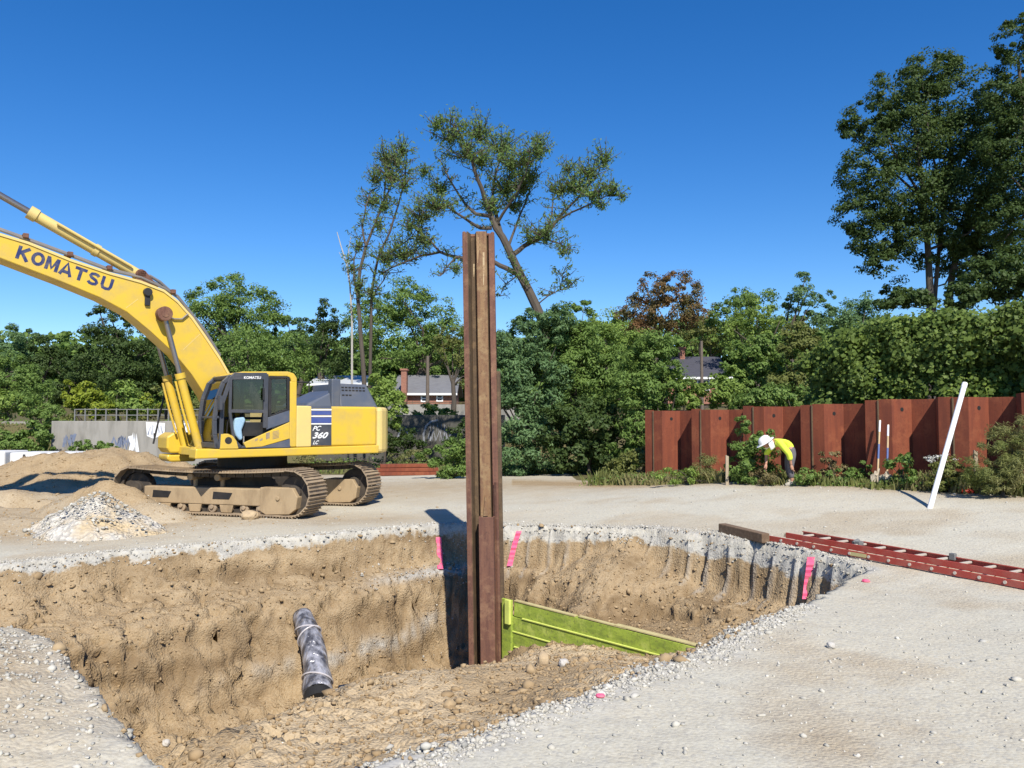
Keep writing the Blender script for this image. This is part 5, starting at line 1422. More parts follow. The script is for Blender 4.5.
def zig(x0, x1, y0, y1, n): return [(x0 + (x1 - x0) * i / n + rg.uniform(-.6, .6), (y0 if i % 2 else y1) + rg.uniform(-1.5, 1.5)) for i in range(n + 1)]
blob_w = MB()
for pts in ([(146, 422), (165, 423), (164.5, 436), (158, 437), (153, 438.5), (147, 436)], [(173.5, 423), (188, 423), (190, 430), (187, 435), (174, 433)]):
    blob_w.prism([wp(*p) for p in pts], lambda a, z, t: (a, t, z), -.008, .0)
bwo = blob_w.build("white_graffiti", gray_w, wbody)
scrawl("graffiti_lines", [zig(148, 163, 425, 434, 8), zig(176, 186, 425, 432, 5)], gray_b, wbody, .05, -.012)
scrawl("blue_graffiti", [zig(63, 74, 436, 446, 7), zig(65, 75, 435, 443, 5), zig(118, 134, 436, 449, 11), zig(112, 128, 438, 444, 7)], gray_b, wbody, .12)
scrawl("white_graffiti", [zig(131, 138, 434, 452, 6), [(130, 436), (133, 446), (131, 452)]], gray_w, wbody, .16, -.014)
cwall("concrete_wall", "short pale concrete wall half hidden by shrubs at the far left", (2, 34), 37.0, 37.0, P(20, 421.5, 37)[2], .1, M['concrete'], cap=False)
mroot, mbody, ml, mh_ = cwall("concrete_wall", "dark shade-painted concrete wall with pale graffiti between excavator and tall pile", (268, 505), 38.3, 38.3, P(400, 415, 38.3)[2], .1, M['concrete_dark'], cap=False)
def mp_(px, py):
    p = P(px, py, 38.3) - np.array(mroot.location); return (p[0], p[2])
arc = [(425 + 0 * t, 0) for t in (0,)]
gray_d = worn('shade-dimmed white spray paint', (.26, .27, .29), .9, 0, (.1, .1, .1), .6, 6, bumpd=0)  # white graffiti paint darkened to carry the wall's shade
scrawl("white_graffiti", [[(424, 442), (423.5, 434), (426, 426), (431, 421.5), (438, 420)], zig(428, 447, 424, 440, 10), zig(398, 414, 428, 436, 6), zig(430, 452, 430, 440, 7)], gray_d, mbody, .09, -.006, mp_)
proot, pb, pl, phh = cwall("road_parapet", "pale concrete road parapet under the brick house", (372, 520), 44.0, 44.0, P(420, 404.5, 44)[2], 1.9, M['concrete'], th=.3, cap=False)
proot["category"] = "parapet"
def railing(name, label, x0, x1, Y, y_top, y_bot, n, mat, bars=(0.0, .5), cat="railing"):
    a, b = P(x0, y_top, Y), P(x1, y_top, Y); zb = P(x0, y_bot, Y)[2]
    root = thing(name, label, cat, (a[0], a[1], zb)); h = a[2] - zb; L = b[0] - a[0]
    for i in range(n):
        m = MB(); x = L * i / (n - 1); m.box((x, 0, h / 2 - .1), (.045, .045, h + .2 + .12 * ((i * 7) % 5) / 5)); m.build("post", mat, root)
    m = MB()
    for t in bars: m.tube([(0, 0, h * (1 - t) - .02), (L, 0, h * (1 - t) - .02)], .02, 8)
    m.build("rail_bar", mat, root)
railing("railing", "thin steel post railing on top of the grey graffiti wall", 75, 200, 34.5, 409, 420.5, 13, M['steel'])
railing("guard_rail", "dark road guard rail above the parapet in front of the brick house", 372, 520, 44.5, 401.5, 406, 12, M['timber'], (0.1, .5), "guard rail")
# pale concrete blocks at far left
for x0, x1, lab in ((-60, 9, "pale concrete block at the left edge, leftmost of the row"), (9.5, 45, "pale concrete block in the middle of the row at the left edge"), (45.5, 81, "pale concrete block at the right end of the row beside the dirt heap")):
    a, b = P(x0, 451 if x0 < 0 else 452, 24.0), P(x1, 452, 24.0 + .3); m = MB(); zt = a[2] - .02
    for_ = [(a[0], a[1]), (b[0], a[1] + .1), (b[0], a[1] + 1.3), (a[0], a[1] + 1.2)]
    m.prism(for_, lambda x, y, z: (x, y, z), gz((a[0] + b[0]) / 2, a[1]) - .1, zt)
    o = m.build("concrete_block", M['concrete_white'], bevel=.04); tag(o, lab, "concrete block", "pale concrete blocks in a row")
    sl_ = MB(); c = (a[0] + b[0]) / 2
    sl_.box((0, -.66, .55), (.06, .02, .22)); sl_.build("lifting_slot", M['seat'], o)
# stack of rusty sheets behind the counterweight
rs = [MB() for _ in range(3)]
for i, (x0, x1, y0, y1) in enumerate(((366, 436, 470, 466.5), (372, 438, 466.5, 463), (380, 432, 463, 459.5))):
    Yq = 29.2 + i * .22; a, b = P(x0, y0, Yq), P(x1, y1, Yq + .4); z0 = .03 + i * .13
    m = MB(); m.strip([(a[0], 0), (b[0], .4)], .5, lambda x, y, z: (x, Yq + y, z), gz(a[0], Yq) + z0, gz(a[0], Yq) + z0 + .12)
    tag(m.build("steel_sheet", M['rust_red'], bevel=.01), ["rusty steel sheet at the bottom of the stack behind the counterweight", "rusty steel sheet in the middle of the stack behind the counterweight", "shorter rusty steel sheet on top of the stack behind the counterweight"][i], "steel sheet", "stacked rusty steel sheets")

# ------------------------------------------------------------------ houses and poles
def house(name, label, x0, x1, D, y_base, y_eave, y_ridge, wins, roofm, wallm, chim=None, gable=None, depth=7.0, rot=0.0):
    a, b = P(x0, y_base, D), P(x1, y_base, D); W = b[0] - a[0]; zb = a[2] - .6; he = P(x0, y_eave, D)[2] - zb; hr_ = P(x0, y_ridge, D)[2] - zb
    root = thing(name, label, "house", ((a[0] + b[0]) / 2, D, zb), rot)
    m = MB(); m.prism([(0, 0), (depth, 0), (depth, he), (depth / 2, hr_ - .1), (0, he)], lambda y, z, x: (x, y, z), -W / 2, W / 2); wo = m.build("wall", wallm, root)
    m = MB(); o = .35; t = .14
    m.prism([(-o, he - .12), (depth / 2, hr_), (depth + o, he - .12), (depth + o, he + t - .12), (depth / 2, hr_ + t + .05), (-o, he + t - .12)], lambda y, z, x: (x, y, z), -W / 2 - o, W / 2 + o)
    ro = m.build("roof", roofm, root)
    m = MB(); m.box((0, -o - .03, he - .06), (W + 2 * o, .05, .16)); m.build("eave_board", M['white'], ro)
    for (wx0, wx1, wy0, wy1) in wins:
        p, q = P(wx0, wy1, D), P(wx1, wy0, D); cx = (p[0] + q[0]) / 2 - root.location.x; cz = (p[2] + q[2]) / 2 - zb; w_, h_ = q[0] - p[0], q[2] - p[2]
        m = MB(); m.strip([(cx - w_ / 2, cz - h_ / 2), (cx + w_ / 2, cz - h_ / 2), (cx + w_ / 2, cz + h_ / 2), (cx - w_ / 2, cz + h_ / 2)], .13, lambda x, z, y: (x, y, z), -.06, .02, True)
        m.box((cx, -.03, cz), (w_, .05, .06)); wi = m.build("window", M['white'], root)
        m = MB(); m.box((cx, .0, cz), (w_, .03, h_)); m.build("pane", M['dark_grey'], wi)
    if chim:
        for (cx0, cx1, ct, cb_, yy) in chim:
            p, q = P(cx0, cb_, D), P(cx1, ct, D); m = MB(); cx = (p[0] + q[0]) / 2 - root.location.x; w_ = q[0] - p[0]
            m.box((cx, yy, (p[2] + q[2]) / 2 - zb), (w_, .8, q[2] - p[2])); m.box((cx, yy, q[2] - zb + .06), (w_ + .16, .96, .14)); m.build("chimney", M['brick'], ro)
    return root
house("brick_house", "low brick house with grey shingle roof and two white windows behind the road parapet", 396, 453, 62, 404, 393.5, 375, [(421.5, 426.5, 395.5, 401.5), (437, 442.5, 395, 401)], M['roof_grey'], M['brick'], [(402.5, 408, 371, 402, -.45)])
house("brick_house", "brick house with dark roof half hidden by trees above the red wall", 668, 727, 60, 396, 377.5, 355.5, [(697.5, 709, 380, 390)], M['roof_dark'], M['brick'], [(688.5, 693.5, 345, 362, 3.4)])
sx = MB()
house("pale_roof_shed", "pale metal roofed building glimpsed above the excavator hood", 312, 366, 66, 392, 384, 375.5, [], M['roof_pale'], M['concrete'], None)
def pole(px, y0, y1, D, label, arms=True, r=.13):
    a, b = P(px, y1, D), P(px + .5, y0, D); root = thing("utility_pole", label, "utility pole", tuple(a)); h = b[2] - a[2]
    m = MB(); m.tube([(0, 0, -.8), (0, 0, h)], [r, r * .75], 12); m.build("pole_shaft", M['pole_wood'], root, smooth=True)
    if arms:
        m = MB(); m.box((0, -.12, h - .45), (1.9, .09, .11)); m.build("cross_arm", M['pole_wood'], root)
        m = MB()
        for x in (-.85, -.4, .4, .85): m.tube([(x, -.12, h - .40), (x, -.12, h - .22)], .04, 8)
        m.build("insulator", M['steel'], root)
    return b
pole(427.5, 356, 410, 48, "bare wooden pole standing in front of the low brick house", False, .12)
pole(702, 341, 396, 40, "thin wooden pole standing before the dark roofed brick house", False, .09)

# ------------------------------------------------------------------ trees, shrubs, weeds
def leaf_quads(pos, nrm, length, width):
    """One pointed quad per leaf; pos (n,3), nrm (n,3) facing."""
    n = len(pos); r = RNG
    nrm = nrm / (np.linalg.norm(nrm, axis=1, keepdims=True) + 1e-9)
    a = r.normal(size=(n, 3)); a[:, 2] -= 0.5
    u = a - nrm * np.sum(a * nrm, 1, keepdims=True); u /= (np.linalg.norm(u, axis=1, keepdims=True) + 1e-9)
    w = np.cross(nrm, u)
    l, wd = length[:, None], width[:, None]
    V = np.stack([pos - u * l * .5, pos + w * wd * .5 + nrm * wd * .12 - u * l * .05, pos + u * l * .5, pos - w * wd * .5 + nrm * wd * .12 - u * l * .05], 1)
    return V.reshape(-1, 3), np.arange(4 * n).reshape(-1, 4)

def leaves_obj(name, V, Q, mat, parent, origin):
    return link(name, fast_mesh(name, V - np.asarray(origin), quads=Q), mat, parent)

def crown_pts(blobs, Y, dens, jit=0.5, flat=1.0, hollow=.55):
    """Leaf centres in clumps over a set of lobes given as (px, py, rx, ry[, dY])."""
    pos, nr = [], []
    clumps = []
    for b in blobs:
        x, y, rx, ry = b[:4]; dY = b[4] if len(b) > 4 else 0.0
        D = Y + dY; k = D / FPX; c = P(x, y, D); R = np.array([rx * k, min(rx, 1.4 * ry) * k * flat, ry * k])
        area = math.pi * rx * ry; nc = int(max(8, min(120, area / 42)))
        d = RNG.normal(size=(nc, 3)); d /= np.linalg.norm(d, axis=1, keepdims=True)
        rad = hollow + (1.08 - hollow) * RNG.random(nc) ** .6
        cc = c + d * R * rad[:, None]; clumps.append(cc)
        n = int(area * dens); idx = RNG.integers(0, nc, n)
        rc = R.mean() * (.24 if nc > 20 else .34) * (0.55 + .9 * RNG.random(nc))
        g = RNG.normal(size=(n, 3)); gl = np.linalg.norm(g, axis=1, keepdims=True); g = g / gl * (RNG.random((n, 1)) ** .45)
        p = cc[idx] + g * rc[idx][:, None] * np.array([1.15, 1.15, .8])
        pos.append(p); nr.append(g * .6 + d[idx] * .5 + RNG.normal(size=(n, 3)) * jit + np.array([0, 0, .45]))
    return np.vstack(pos), np.vstack(nr), np.vstack(clumps)

def limbs(m, base, tops, r0, rng, bend=.12, lk=.36):
    """A tapered trunk that forks towards crown points."""
    base = np.array(base, float); tops = [np.array(t, float) for t in tops]
    cen = np.mean(tops, 0); fork = base + (cen - base) * .62 + rng.normal(0, .05, 3) * np.linalg.norm(cen - base) * np.array([1, 1, 0])
    m.tube([base - np.array([0, 0, .4]), base * .97 + fork * .03, base * .5 + fork * .5 + rng.normal(0, bend, 3) * np.array([1, 1, 0]), fork], [r0 * 1.25, r0 * 1.05, r0 * .85, r0 * .68], 10)
    for t in tops:
        mid = (fork + t) / 2 + rng.normal(0, .08, 3) * np.linalg.norm(t - fork); st = base + (fork - base) * rng.uniform(.75, 1.0)
        m.tube([st, mid, t], [r0 * lk, r0 * lk * .55, r0 * .07], 7)

def tree(name, label, cat, Y, mat, blobs, foot, r0, dens=2.1, leaf=2.5, group=None, aspect=.55, bark=None, flat=1.0, hollow=.55, jit=.5, nl=9, trunks=None):
    fp = P(foot[0], foot[1], Y); zg = gz(fp[0], fp[1]); base = np.array([fp[0], fp[1], zg])
    root = thing(name, label, cat, tuple(base), 0, group)
    pos, nr, cl = crown_pts(blobs, Y, dens * 1.6, jit, flat, hollow)
    keep = pos[:, 2] > H(pos[:, 0], pos[:, 1]) + .03
    pos, nr = pos[keep], nr[keep]
    k = Y / FPX; L = leaf * k * RNG.uniform(.6, 1.35, len(pos))
    V, Q = leaf_quads(pos, nr, L, L * aspect)
    leaves_obj("crown" if cat == "tree" else "foliage", V, Q, mat, root, base)
    m = MB(); tops = cl[RNG.choice(len(cl), min(nl, len(cl)), replace=False)] - base
    if trunks:
        for pts, ra, rb, dY in trunks:
            m.tube([P(x, y, Y + dY) - base for x, y in pts], [t * Y / FPX for t in np.linspace(ra, rb, len(pts))], 10)
        st = [P(*pts[len(pts) // 2 + i % 2], Y + dY) - base for pts, ra, rb, dY in trunks for i in range(2)]
        for i, t in enumerate(tops):
            a = st[i % len(st)]; m.tube([a, (a + t) / 2 + RNG.normal(0, .3, 3), t], [1.5 * Y / FPX, .9 * Y / FPX, .25 * Y / FPX], 7)
    else: limbs(m, (0, 0, 0), tops, r0, RNG)
    m.build("trunk" if cat == "tree" else "stem", bark or M['bark'], root, smooth=True)
    return root
L_ = M
BG = "trees beyond the yard"
# ---- far left
tree("tree", "small dark tree at the very left edge of the skyline", "tree", 85, M['lf_blue'], [(8, 345, 14, 18), (4, 368, 18, 16)], (8, 400), .35, group=BG)
tree("tree", "round-headed tree on a bare stem, second from the left edge", "tree", 88, M['lf_blue'], [(25, 340, 11, 12), (22, 362, 12, 14)], (24, 400), .3, group=BG)
tree("tree", "pointed feathery tree left of the large dark left tree", "tree", 84, M['lf_dark'], [(45, 352, 14, 14), (40, 372, 18, 18), (54, 365, 12, 14)], (46, 402), .3, group=BG)
tree("tree", "low dark tree in the dip of the skyline at the left", "tree", 80, M['lf_dark'], [(68, 366, 13, 15), (78, 372, 13, 18), (64, 388, 20, 16)], (68, 405), .3, group=BG)
tree("tree", "broad olive tree low at the left edge behind the shrubs", "tree", 66, M['lf_mid'], [(10, 378, 26, 22), (-20, 372, 26, 26), (30, 392, 20, 14)], (10, 408), .3, group=BG)
tree("tree", "tall dark oak under the excavator boom", "tree", 70, M['lf_dark'], [(108, 324, 18, 16), (100, 345, 24, 20), (128, 345, 26, 24), (115, 370, 38, 22), (150, 362, 26, 24), (88, 372, 18, 20), (140, 384, 40, 16), (106, 312, 12, 9)], (118, 410), .5, group=BG, dens=1.3)
tree("tree", "dark tree seen between boom and boom cylinders", "tree", 74, M['lf_dark'], [(172, 345, 20, 26), (185, 372, 26, 24), (160, 390, 20, 18)], (175, 410), .4, group=BG, dens=1.2)
# ---- behind the excavator
tree("tree", "tall round green tree rising behind the boom's bend", "tree", 72, M['lf_mid'], [(238, 292, 26, 19), (215, 308, 26, 22), (258, 310, 26, 24), (236, 330, 44, 22), (270, 330, 18, 20), (200, 300, 13, 14), (205, 345, 24, 22)], (238, 405), .5, group=BG, dens=1.25)
tree("tree", "pale bushy tree in front of the tall round one, above the cab", "tree", 58, M['lf_mid'], [(250, 352, 34, 22), (285, 352, 26, 20), (225, 365, 24, 20), (300, 366, 22, 18), (262, 372, 40, 18)], (262, 408), .35, group=BG, dens=1.25)
tree("tree", "small blue green tree between the round tree and the dark pointed tree", "tree", 82, M['lf_blue'], [(292, 330, 14, 14), (298, 346, 18, 16)], (294, 400), .3, group=BG)
tree("tree", "dark pointed tree right of the pale bushy tree", "tree", 68, M['lf_dark'], [(322, 318, 18, 17), (318, 342, 22, 22), (336, 345, 18, 26), (325, 368, 24, 20)], (324, 402), .4, group=BG, dens=1.3)
tree("tree", "wide dark tree left of the tall pile, above the grey roof", "tree", 66, M['lf_mid'], [(400, 300, 30, 20), (372, 318, 26, 24), (425, 315, 26, 24), (445, 335, 22, 26), (395, 340, 40, 24), (430, 355, 30, 20), (372, 352, 22, 18), (462, 352, 22, 22)], (410, 400), .5, group=BG, dens=1.25)
tree("tree", "narrow leafy tree on dark stem right of the brick house", "tree", 44, M['lf_olive'], [(452, 350, 16, 18), (445, 335, 12, 14), (461, 338, 12, 18), (462, 372, 12, 12)], (453, 412), .16, group=BG, dens=.7)
# ---- middle distance right of the pile
tree("tree", "bronze leaved tree on the skyline", "tree", 62, M['lf_bronze'], [(655, 292, 24, 18), (678, 290, 22, 18), (640, 312, 22, 18), (668, 312, 34, 20), (650, 328, 28, 10), (692, 305, 12, 14)], (662, 392), .4, group=BG, dens=1.2)
tree("tree", "green tree right of the bronze tree on the skyline", "tree", 76, M['lf_mid'], [(740, 302, 18, 14), (758, 306, 22, 16), (728, 318, 22, 14), (752, 325, 40, 14)], (745, 380), .35, group=BG, dens=1.2)
tree("tree", "yellow green tree low in front of the skyline gap, right of the bronze tree", "tree", 60, M['lf_light'], [(755, 312, 18, 16), (768, 330, 26, 14), (740, 336, 26, 14)], (755, 385), .3, group=BG, dens=1.1)
tree("tree", "tall feathery blue green tree standing above the vine hedge's left end", "tree", 70, M['lf_blue'], [(806, 282, 9, 12), (803, 298, 14, 14), (826, 298, 8, 8), (812, 312, 26, 12), (792, 304, 10, 10)], (806, 372), .3, group=BG, dens=1.2)
tree("tree", "hazy olive tree right of the feathery tree on the skyline", "tree", 92, M['lf_blue'], [(850, 312, 22, 12), (872, 308, 18, 14), (836, 320, 22, 12), (862, 325, 36, 12)], (852, 370), .35, group=BG, dens=1.2)
tree("tree", "dim green tree left of the bronze tree, behind the bushes", "tree", 75, M['lf_light'], [(612, 322, 20, 12), (595, 332, 24, 16), (625, 335, 20, 16)], (610, 395), .3, group=BG, dens=1.1)
tree("tree", "grey green tree filling the gap above the dark roof", "tree", 78, M['lf_olive'], [(705, 318, 18, 14), (700, 335, 24, 16), (722, 338, 22, 16)], (705, 388), .3, group=BG, dens=1.1)
# ---- big oak at right, two trunks, and its neighbours
tree("oak_tree", "big dark oak with two grey trunks above the vine hedge", "tree", 42, M['lf_dark'], [(925, 75, 30, 22), (900, 95, 30, 26), (948, 100, 36, 30), (870, 122, 26, 22), (905, 140, 40, 30), (955, 150, 42, 34), (866, 170, 28, 24), (900, 195, 46, 28), (860, 215, 26, 20), (950, 205, 44, 32), (885, 238, 36, 20), (925, 242, 34, 22), (975, 180, 34, 44), (880, 262, 22, 12), (985, 120, 26, 26), (852, 128, 12, 12), (945, 62, 12, 9), (990, 225, 26, 26)], (931, 400), .34, dens=1.25, leaf=3.0, nl=14, trunks=[([(931, 425), (931, 330), (930, 290), (928, 250), (924, 200), (918, 150), (912, 105)], 4.6, 1.4, 0), ([(931, 425), (933, 320), (938, 260), (944, 210), (950, 160), (950, 110)], 2.6, 1.0, .6)])
tree("oak_tree", "dark tree cut by the right edge, taller than the big oak", "tree", 38, M['lf_dark'], [(1012, 40, 20, 18), (1030, 70, 30, 30), (1010, 100, 26, 24), (1040, 120, 40, 34), (1005, 150, 26, 30), (1030, 180, 40, 34), (1012, 220, 28, 24), (1020, 22, 14, 8)], (1034, 400), .36, dens=1.3, leaf=3.0, nl=10, trunks=[([(1036, 425), (1035, 300), (1032, 200), (1024, 120), (1018, 60)], 5, 1.4, 0)])
tree("tree", "second leaning trunk tree beside the big oak with low boughs", "tree", 43, M['lf_dark'], [(975, 262, 34, 18), (1000, 250, 26, 18), (905, 292, 22, 12), (960, 240, 26, 16)], (949, 400), .34, dens=1.6, leaf=3.0, trunks=[([(948, 425), (948, 330), (949, 300), (953, 270), (962, 240), (972, 205)], 5.0, 1.5, 0)])
tree("shrub", "dark rounded bush under the big oak behind the vine hedge", "shrub", 34, M['lf_dark'], [(990, 280, 34, 22), (1020, 275, 26, 28), (965, 296, 24, 14), (915, 300, 24, 9), (890, 300, 20, 8)], (985, 330), .15, dens=1.3, leaf=4)

# ---- the leaning tree behind the pile, limb by limb
def traced_tree(name, label, Y, limbs_px, clusters, mat, bark, dens, leaf, droop=.7, aspect=.28, base_px=None, seed=3):
    r = np.random.default_rng(seed)
    b0 = P(base_px[0], base_px[1], Y); base = np.array([b0[0], b0[1], gz(b0[0], b0[1])])
    root = thing(name, label, "tree", tuple(base)); m = MB(); k = Y / FPX
    ends = []; extra = []
    for pts, ra, rb, dy0, dy1 in limbs_px:
        n = len(pts); pp = []
        for i, (x, y) in enumerate(pts):
            t = i / (n - 1); pp.append(P(x, y, Y + dy0 * (1 - t) + dy1 * t) - base)
        sm = []
        for i in range(n - 1):
            for t in (0, .5): sm.append(pp[i] * (1 - t) + pp[i + 1] * t + (r.normal(0, .35, 3) * k if t else 0))
        sm.append(pp[-1]); m.tube(sm, list(np.linspace(.8 * ra * k, .8 * rb * k, len(sm))), 8)
        if ra < 4:
            for q in sm[len(sm) // 3:]:
                for _ in range(3):
                    d = r.normal(size=3); d[2] = abs(d[2]) * .7; d /= np.linalg.norm(d); e = q + d * r.uniform(6, 20) * k
                    m.tube([q, (q + e) / 2 + r.normal(0, 1.5 * k, 3), e], [.5 * k, .35 * k, .16 * k], 5)
                    nl_ = int(r.uniform(6, 22)); t = r.uniform(.3, 1.05, nl_)[:, None]
                    pl = q * (1 - t) + e * t + base + r.normal(0, 1.8 * k, (nl_, 3)); extra.append(pl)
        ends.append((pp[-1], dy1))
    pos = extra; nr = [r.normal(size=(len(p_), 3)) + np.array([0, -.2, .25]) for p_ in extra]
    for (x, y, rad, dY) in clusters:
        c = P(x, y, Y + dY); R = rad * k
        # twigs radiating in every cluster carry the leaves
        nt_ = int(7 + rad * 1.1); start = c - base + np.array([0, 0, -.45 * R])
        for _ in range(nt_):
            d = r.normal(size=3); d[2] = abs(d[2]) * .8 + .15; d /= np.linalg.norm(d); e = c + d * R * r.uniform(.5, 2.1) * np.array([1, 1, .9])
            mid = (start + (e - base)) / 2 + r.normal(0, .08 * R, 3)
            m.tube([start, mid, e - base], [.55 * k, .4 * k, .18 * k], 5)
            nl_ = int(dens * rad * 1.5)
            t = r.random(nl_) ** .7; pl = (start + base) * (1 - t)[:, None] + e * t[:, None]
            pl = pl + r.normal(0, 1.6 * k + .06 * R, (nl_, 3)); pl[:, 2] -= np.abs(r.normal(0, 2.2 * k, nl_))
            pos.append(pl); nr.append(r.normal(size=(nl_, 3)) * .8 + np.array([0, -.45, .5]))
    m.build("trunk", bark, root, smooth=True)
    pos, nr = np.vstack(pos), np.vstack(nr); L = leaf * k * r.uniform(.6, 1.4, len(pos))
    V, Q = leaf_quads(pos, nr, L, L * aspect); leaves_obj("crown", V, Q, mat, root, base)
    return root
limbs_px = [
    ([(556, 400), (552, 350), (545, 325), (536, 306), (521, 276), (508, 248), (496, 228), (490, 213)], 7.5, 3.6, 0, 0),
    ([(490, 213), (484, 196), (478, 180), (472, 160), (466, 146), (458, 132), (450, 122)], 3.2, .7, 0, -1.5),
    ([(521, 276), (506, 268), (494, 262), (478, 262), (456, 257), (440, 252), (420, 256), (400, 264), (384, 272)], 3.4, .9, 0, 1.5),
    ([(440, 252), (430, 240), (418, 232), (408, 222)], 1.7, .6, .7, 1.8), ([(456, 257), (446, 268), (440, 276)], 1.3, .5, .5, 0),
    ([(514, 254), (524, 246), (537, 240), (549, 228), (558, 220), (566, 210), (578, 198), (590, 184), (600, 170)], 3.2, .7, 0, 1.5),
    ([(558, 220), (572, 212), (590, 204), (606, 196), (618, 196)], 1.6, .5, .6, -.5), ([(549, 228), (552, 214), (553, 200), (556, 188)], 1.4, .5, .3, 1.2),
    ([(537, 240), (548, 240), (560, 244), (566, 250)], 1.4, .5, .2, -.8),
    ([(503, 240), (498, 222), (492, 200), (494, 182), (500, 160), (506, 140)], 2.8, .6, 0, 1.2), ([(498, 222), (508, 206), (518, 190), (526, 172), (530, 152)], 2.0, .6, 0, -1.5),
    ([(508, 248), (516, 226), (524, 206), (530, 190)], 1.8, .6, 0, .8),
    ([(490, 216), (476, 214), (466, 205), (456, 190), (446, 172), (440, 160)], 2.6, .6, -.2, 1.5), ([(480, 228), (470, 222), (458, 214), (446, 206), (432, 204)], 2.2, .6, 0, -1.2), ([(492, 228), (480, 228)], 2.4, 2.2, 0, 0),
    ([(528, 290), (520, 280), (512, 262)], 1.6, .5, -.3, -.6), ([(536, 306), (548, 296), (560, 290), (572, 284)], 1.0, .3, 0, -.5), ([(560, 290), (562, 282), (563, 274)], .6, .25, -.3, -.5), ([(520, 274), (506, 284), (500, 296)], 1.0, .3, 0, .4),
]
cl_ = [(450, 134, 17, -1), (436, 122, 8, -1), (479, 132, 15, 0), (466, 150, 18, -1), (500, 146, 17, 1), (512, 162, 17, 0), (526, 160, 15, -1), (538, 150, 12, -1), (538, 140, 7, -1), (505, 185, 20, .5), (492, 205, 14, 0), (522, 186, 15, .5), (530, 176, 12, 0), (420, 214, 17, 1), (440, 188, 13, 1.2), (436, 204, 14, -1), (425, 170, 8, 1), (404, 252, 17, 1.5), (384, 258, 12, 1.5), (425, 240, 12, 1),
       (590, 172, 14, 1), (604, 158, 12, 1.2), (575, 186, 17, 1), (560, 190, 12, 1), (592, 192, 14, -.4), (612, 188, 8, -.5), (622, 196, 4, -.5), (545, 232, 14, -.5), (562, 250, 7, -.8), (530, 236, 9, 0), (456, 268, 6, 0), (514, 204, 12, .6), (480, 160, 14, 0), (600, 204, 7, -.4), (568, 168, 8, 1)]
traced_tree("leaning_tree", "tall open tree leaning left behind the steel pile, crown against the sky", 31, limbs_px, cl_, M['lf_willow'], M['bark'], 1.35, 4.0, base_px=(556, 440), seed=4)
lp2 = [([(366, 420), (364, 380), (361, 340), (358, 300), (360, 270), (366, 246), (376, 222), (384, 200), (386, 178), (384, 160)], 3.2, .7, 0, .5),
       ([(368, 420), (370, 380), (371, 330), (372, 290), (378, 258), (390, 232), (398, 206), (404, 182), (406, 164)], 2.4, .6, .5, -.5),
       ([(358, 300), (354, 280), (354, 260), (360, 240)], 1.6, .5, 0, .6), ([(366, 246), (362, 226), (366, 206), (372, 190)], 1.4, .5, .2, 1), ([(378, 258), (394, 250), (408, 240), (416, 230)], 1.3, .4, 0, -1), ([(372, 296), (384, 280), (390, 266)], 1.0, .4, 0, -.4),
       ([(384, 200), (392, 184), (398, 170), (402, 152)], 1.2, .4, .3, .8)]
cl2 = [(386, 158, 14, .5), (402, 150, 11, .6), (376, 178, 12, .8), (392, 176, 14, 0), (404, 184, 10, -.5), (370, 200, 9, .9), (384, 205, 10, .3), (410, 226, 8, -1), (358, 246, 7, .5), (372, 292, 9, 0), (360, 285, 7, 0), (352, 268, 6, .4), (378, 225, 8, 0), (396, 162, 10, 0)]
traced_tree("thin_tree", "thin sparse tree with two upright stems left of the leaning tree", 33, lp2, cl2, M['lf_willow'], M['bark'], 1.15, 3.8, base_px=(367, 436), seed=9)
def dead_tree():
    Y = 34; b = P(352, 430, Y); base = np.array([b[0], b[1], gz(b[0], b[1])]); m = MB()
    for pts, a, c in (([(352, 436), (352, 320), (350, 285), (346, 262), (341, 246), (337, 232)], 1.2, .35), ([(350, 285), (348, 264), (349, 248), (351, 236)], .6, .25), ([(346, 262), (342, 258), (339, 252)], .45, .2), ([(352, 300), (356, 284), (355, 270)], .6, .25)):
        m.tube([P(x, y, Y) - base for x, y in pts], [t * Y / FPX for t in np.linspace(a, c, len(pts))], 7)
    root = thing("dead_tree", "bleached bare dead sapling left of the thin sparse tree", "tree", tuple(base)); m.build("trunk", M['bark_pale'], root, smooth=True)
dead_tree()

# ---- tall sumac-like bushes between pile and red wall
BS = "bushes between the tall pile and the red wall"
tree("shrub", "tall dark bush directly right of the steel pile", "shrub", 28.5, M['lf_blue'], [(520, 345, 26, 26), (505, 375, 26, 30), (535, 385, 30, 34), (510, 420, 28, 30), (540, 440, 30, 30), (515, 455, 26, 22), (545, 330, 22, 20), (560, 318, 18, 13), (530, 322, 16, 12)], (525, 476), .10, dens=1.35, leaf=4.0, group=BS, aspect=.36)
tree("shrub", "tallest feathery bush with a peaked top in the middle of the thicket", "shrub", 29.5, M['lf_mid'], [(575, 322, 20, 16), (582, 306, 9, 8), (590, 345, 30, 24), (570, 365, 30, 30), (600, 380, 32, 28), (575, 405, 34, 26), (560, 350, 24, 26)], (580, 476), .11, dens=1.35, leaf=4.0, group=BS, aspect=.36)
tree("shrub", "yellowing green bush right of the peaked bush", "shrub", 30.5, M['lf_light'], [(612, 345, 26, 20), (600, 370, 24, 22), (630, 352, 24, 22), (622, 390, 26, 24)], (615, 476), .10, dens=1.1, leaf=3.8, group=BS, aspect=.36)
tree("shrub", "bushy green thicket leaning over the left end of the red wall", "shrub", 26.5, M['lf_mid'], [(650, 362, 26, 20), (665, 385, 22, 24), (640, 390, 28, 26), (640, 420, 22, 28), (632, 445, 20, 22), (655, 345, 18, 12), (660, 420, 8, 16)], (642, 478), .10, dens=1.35, leaf=4.0, group=BS, aspect=.36)
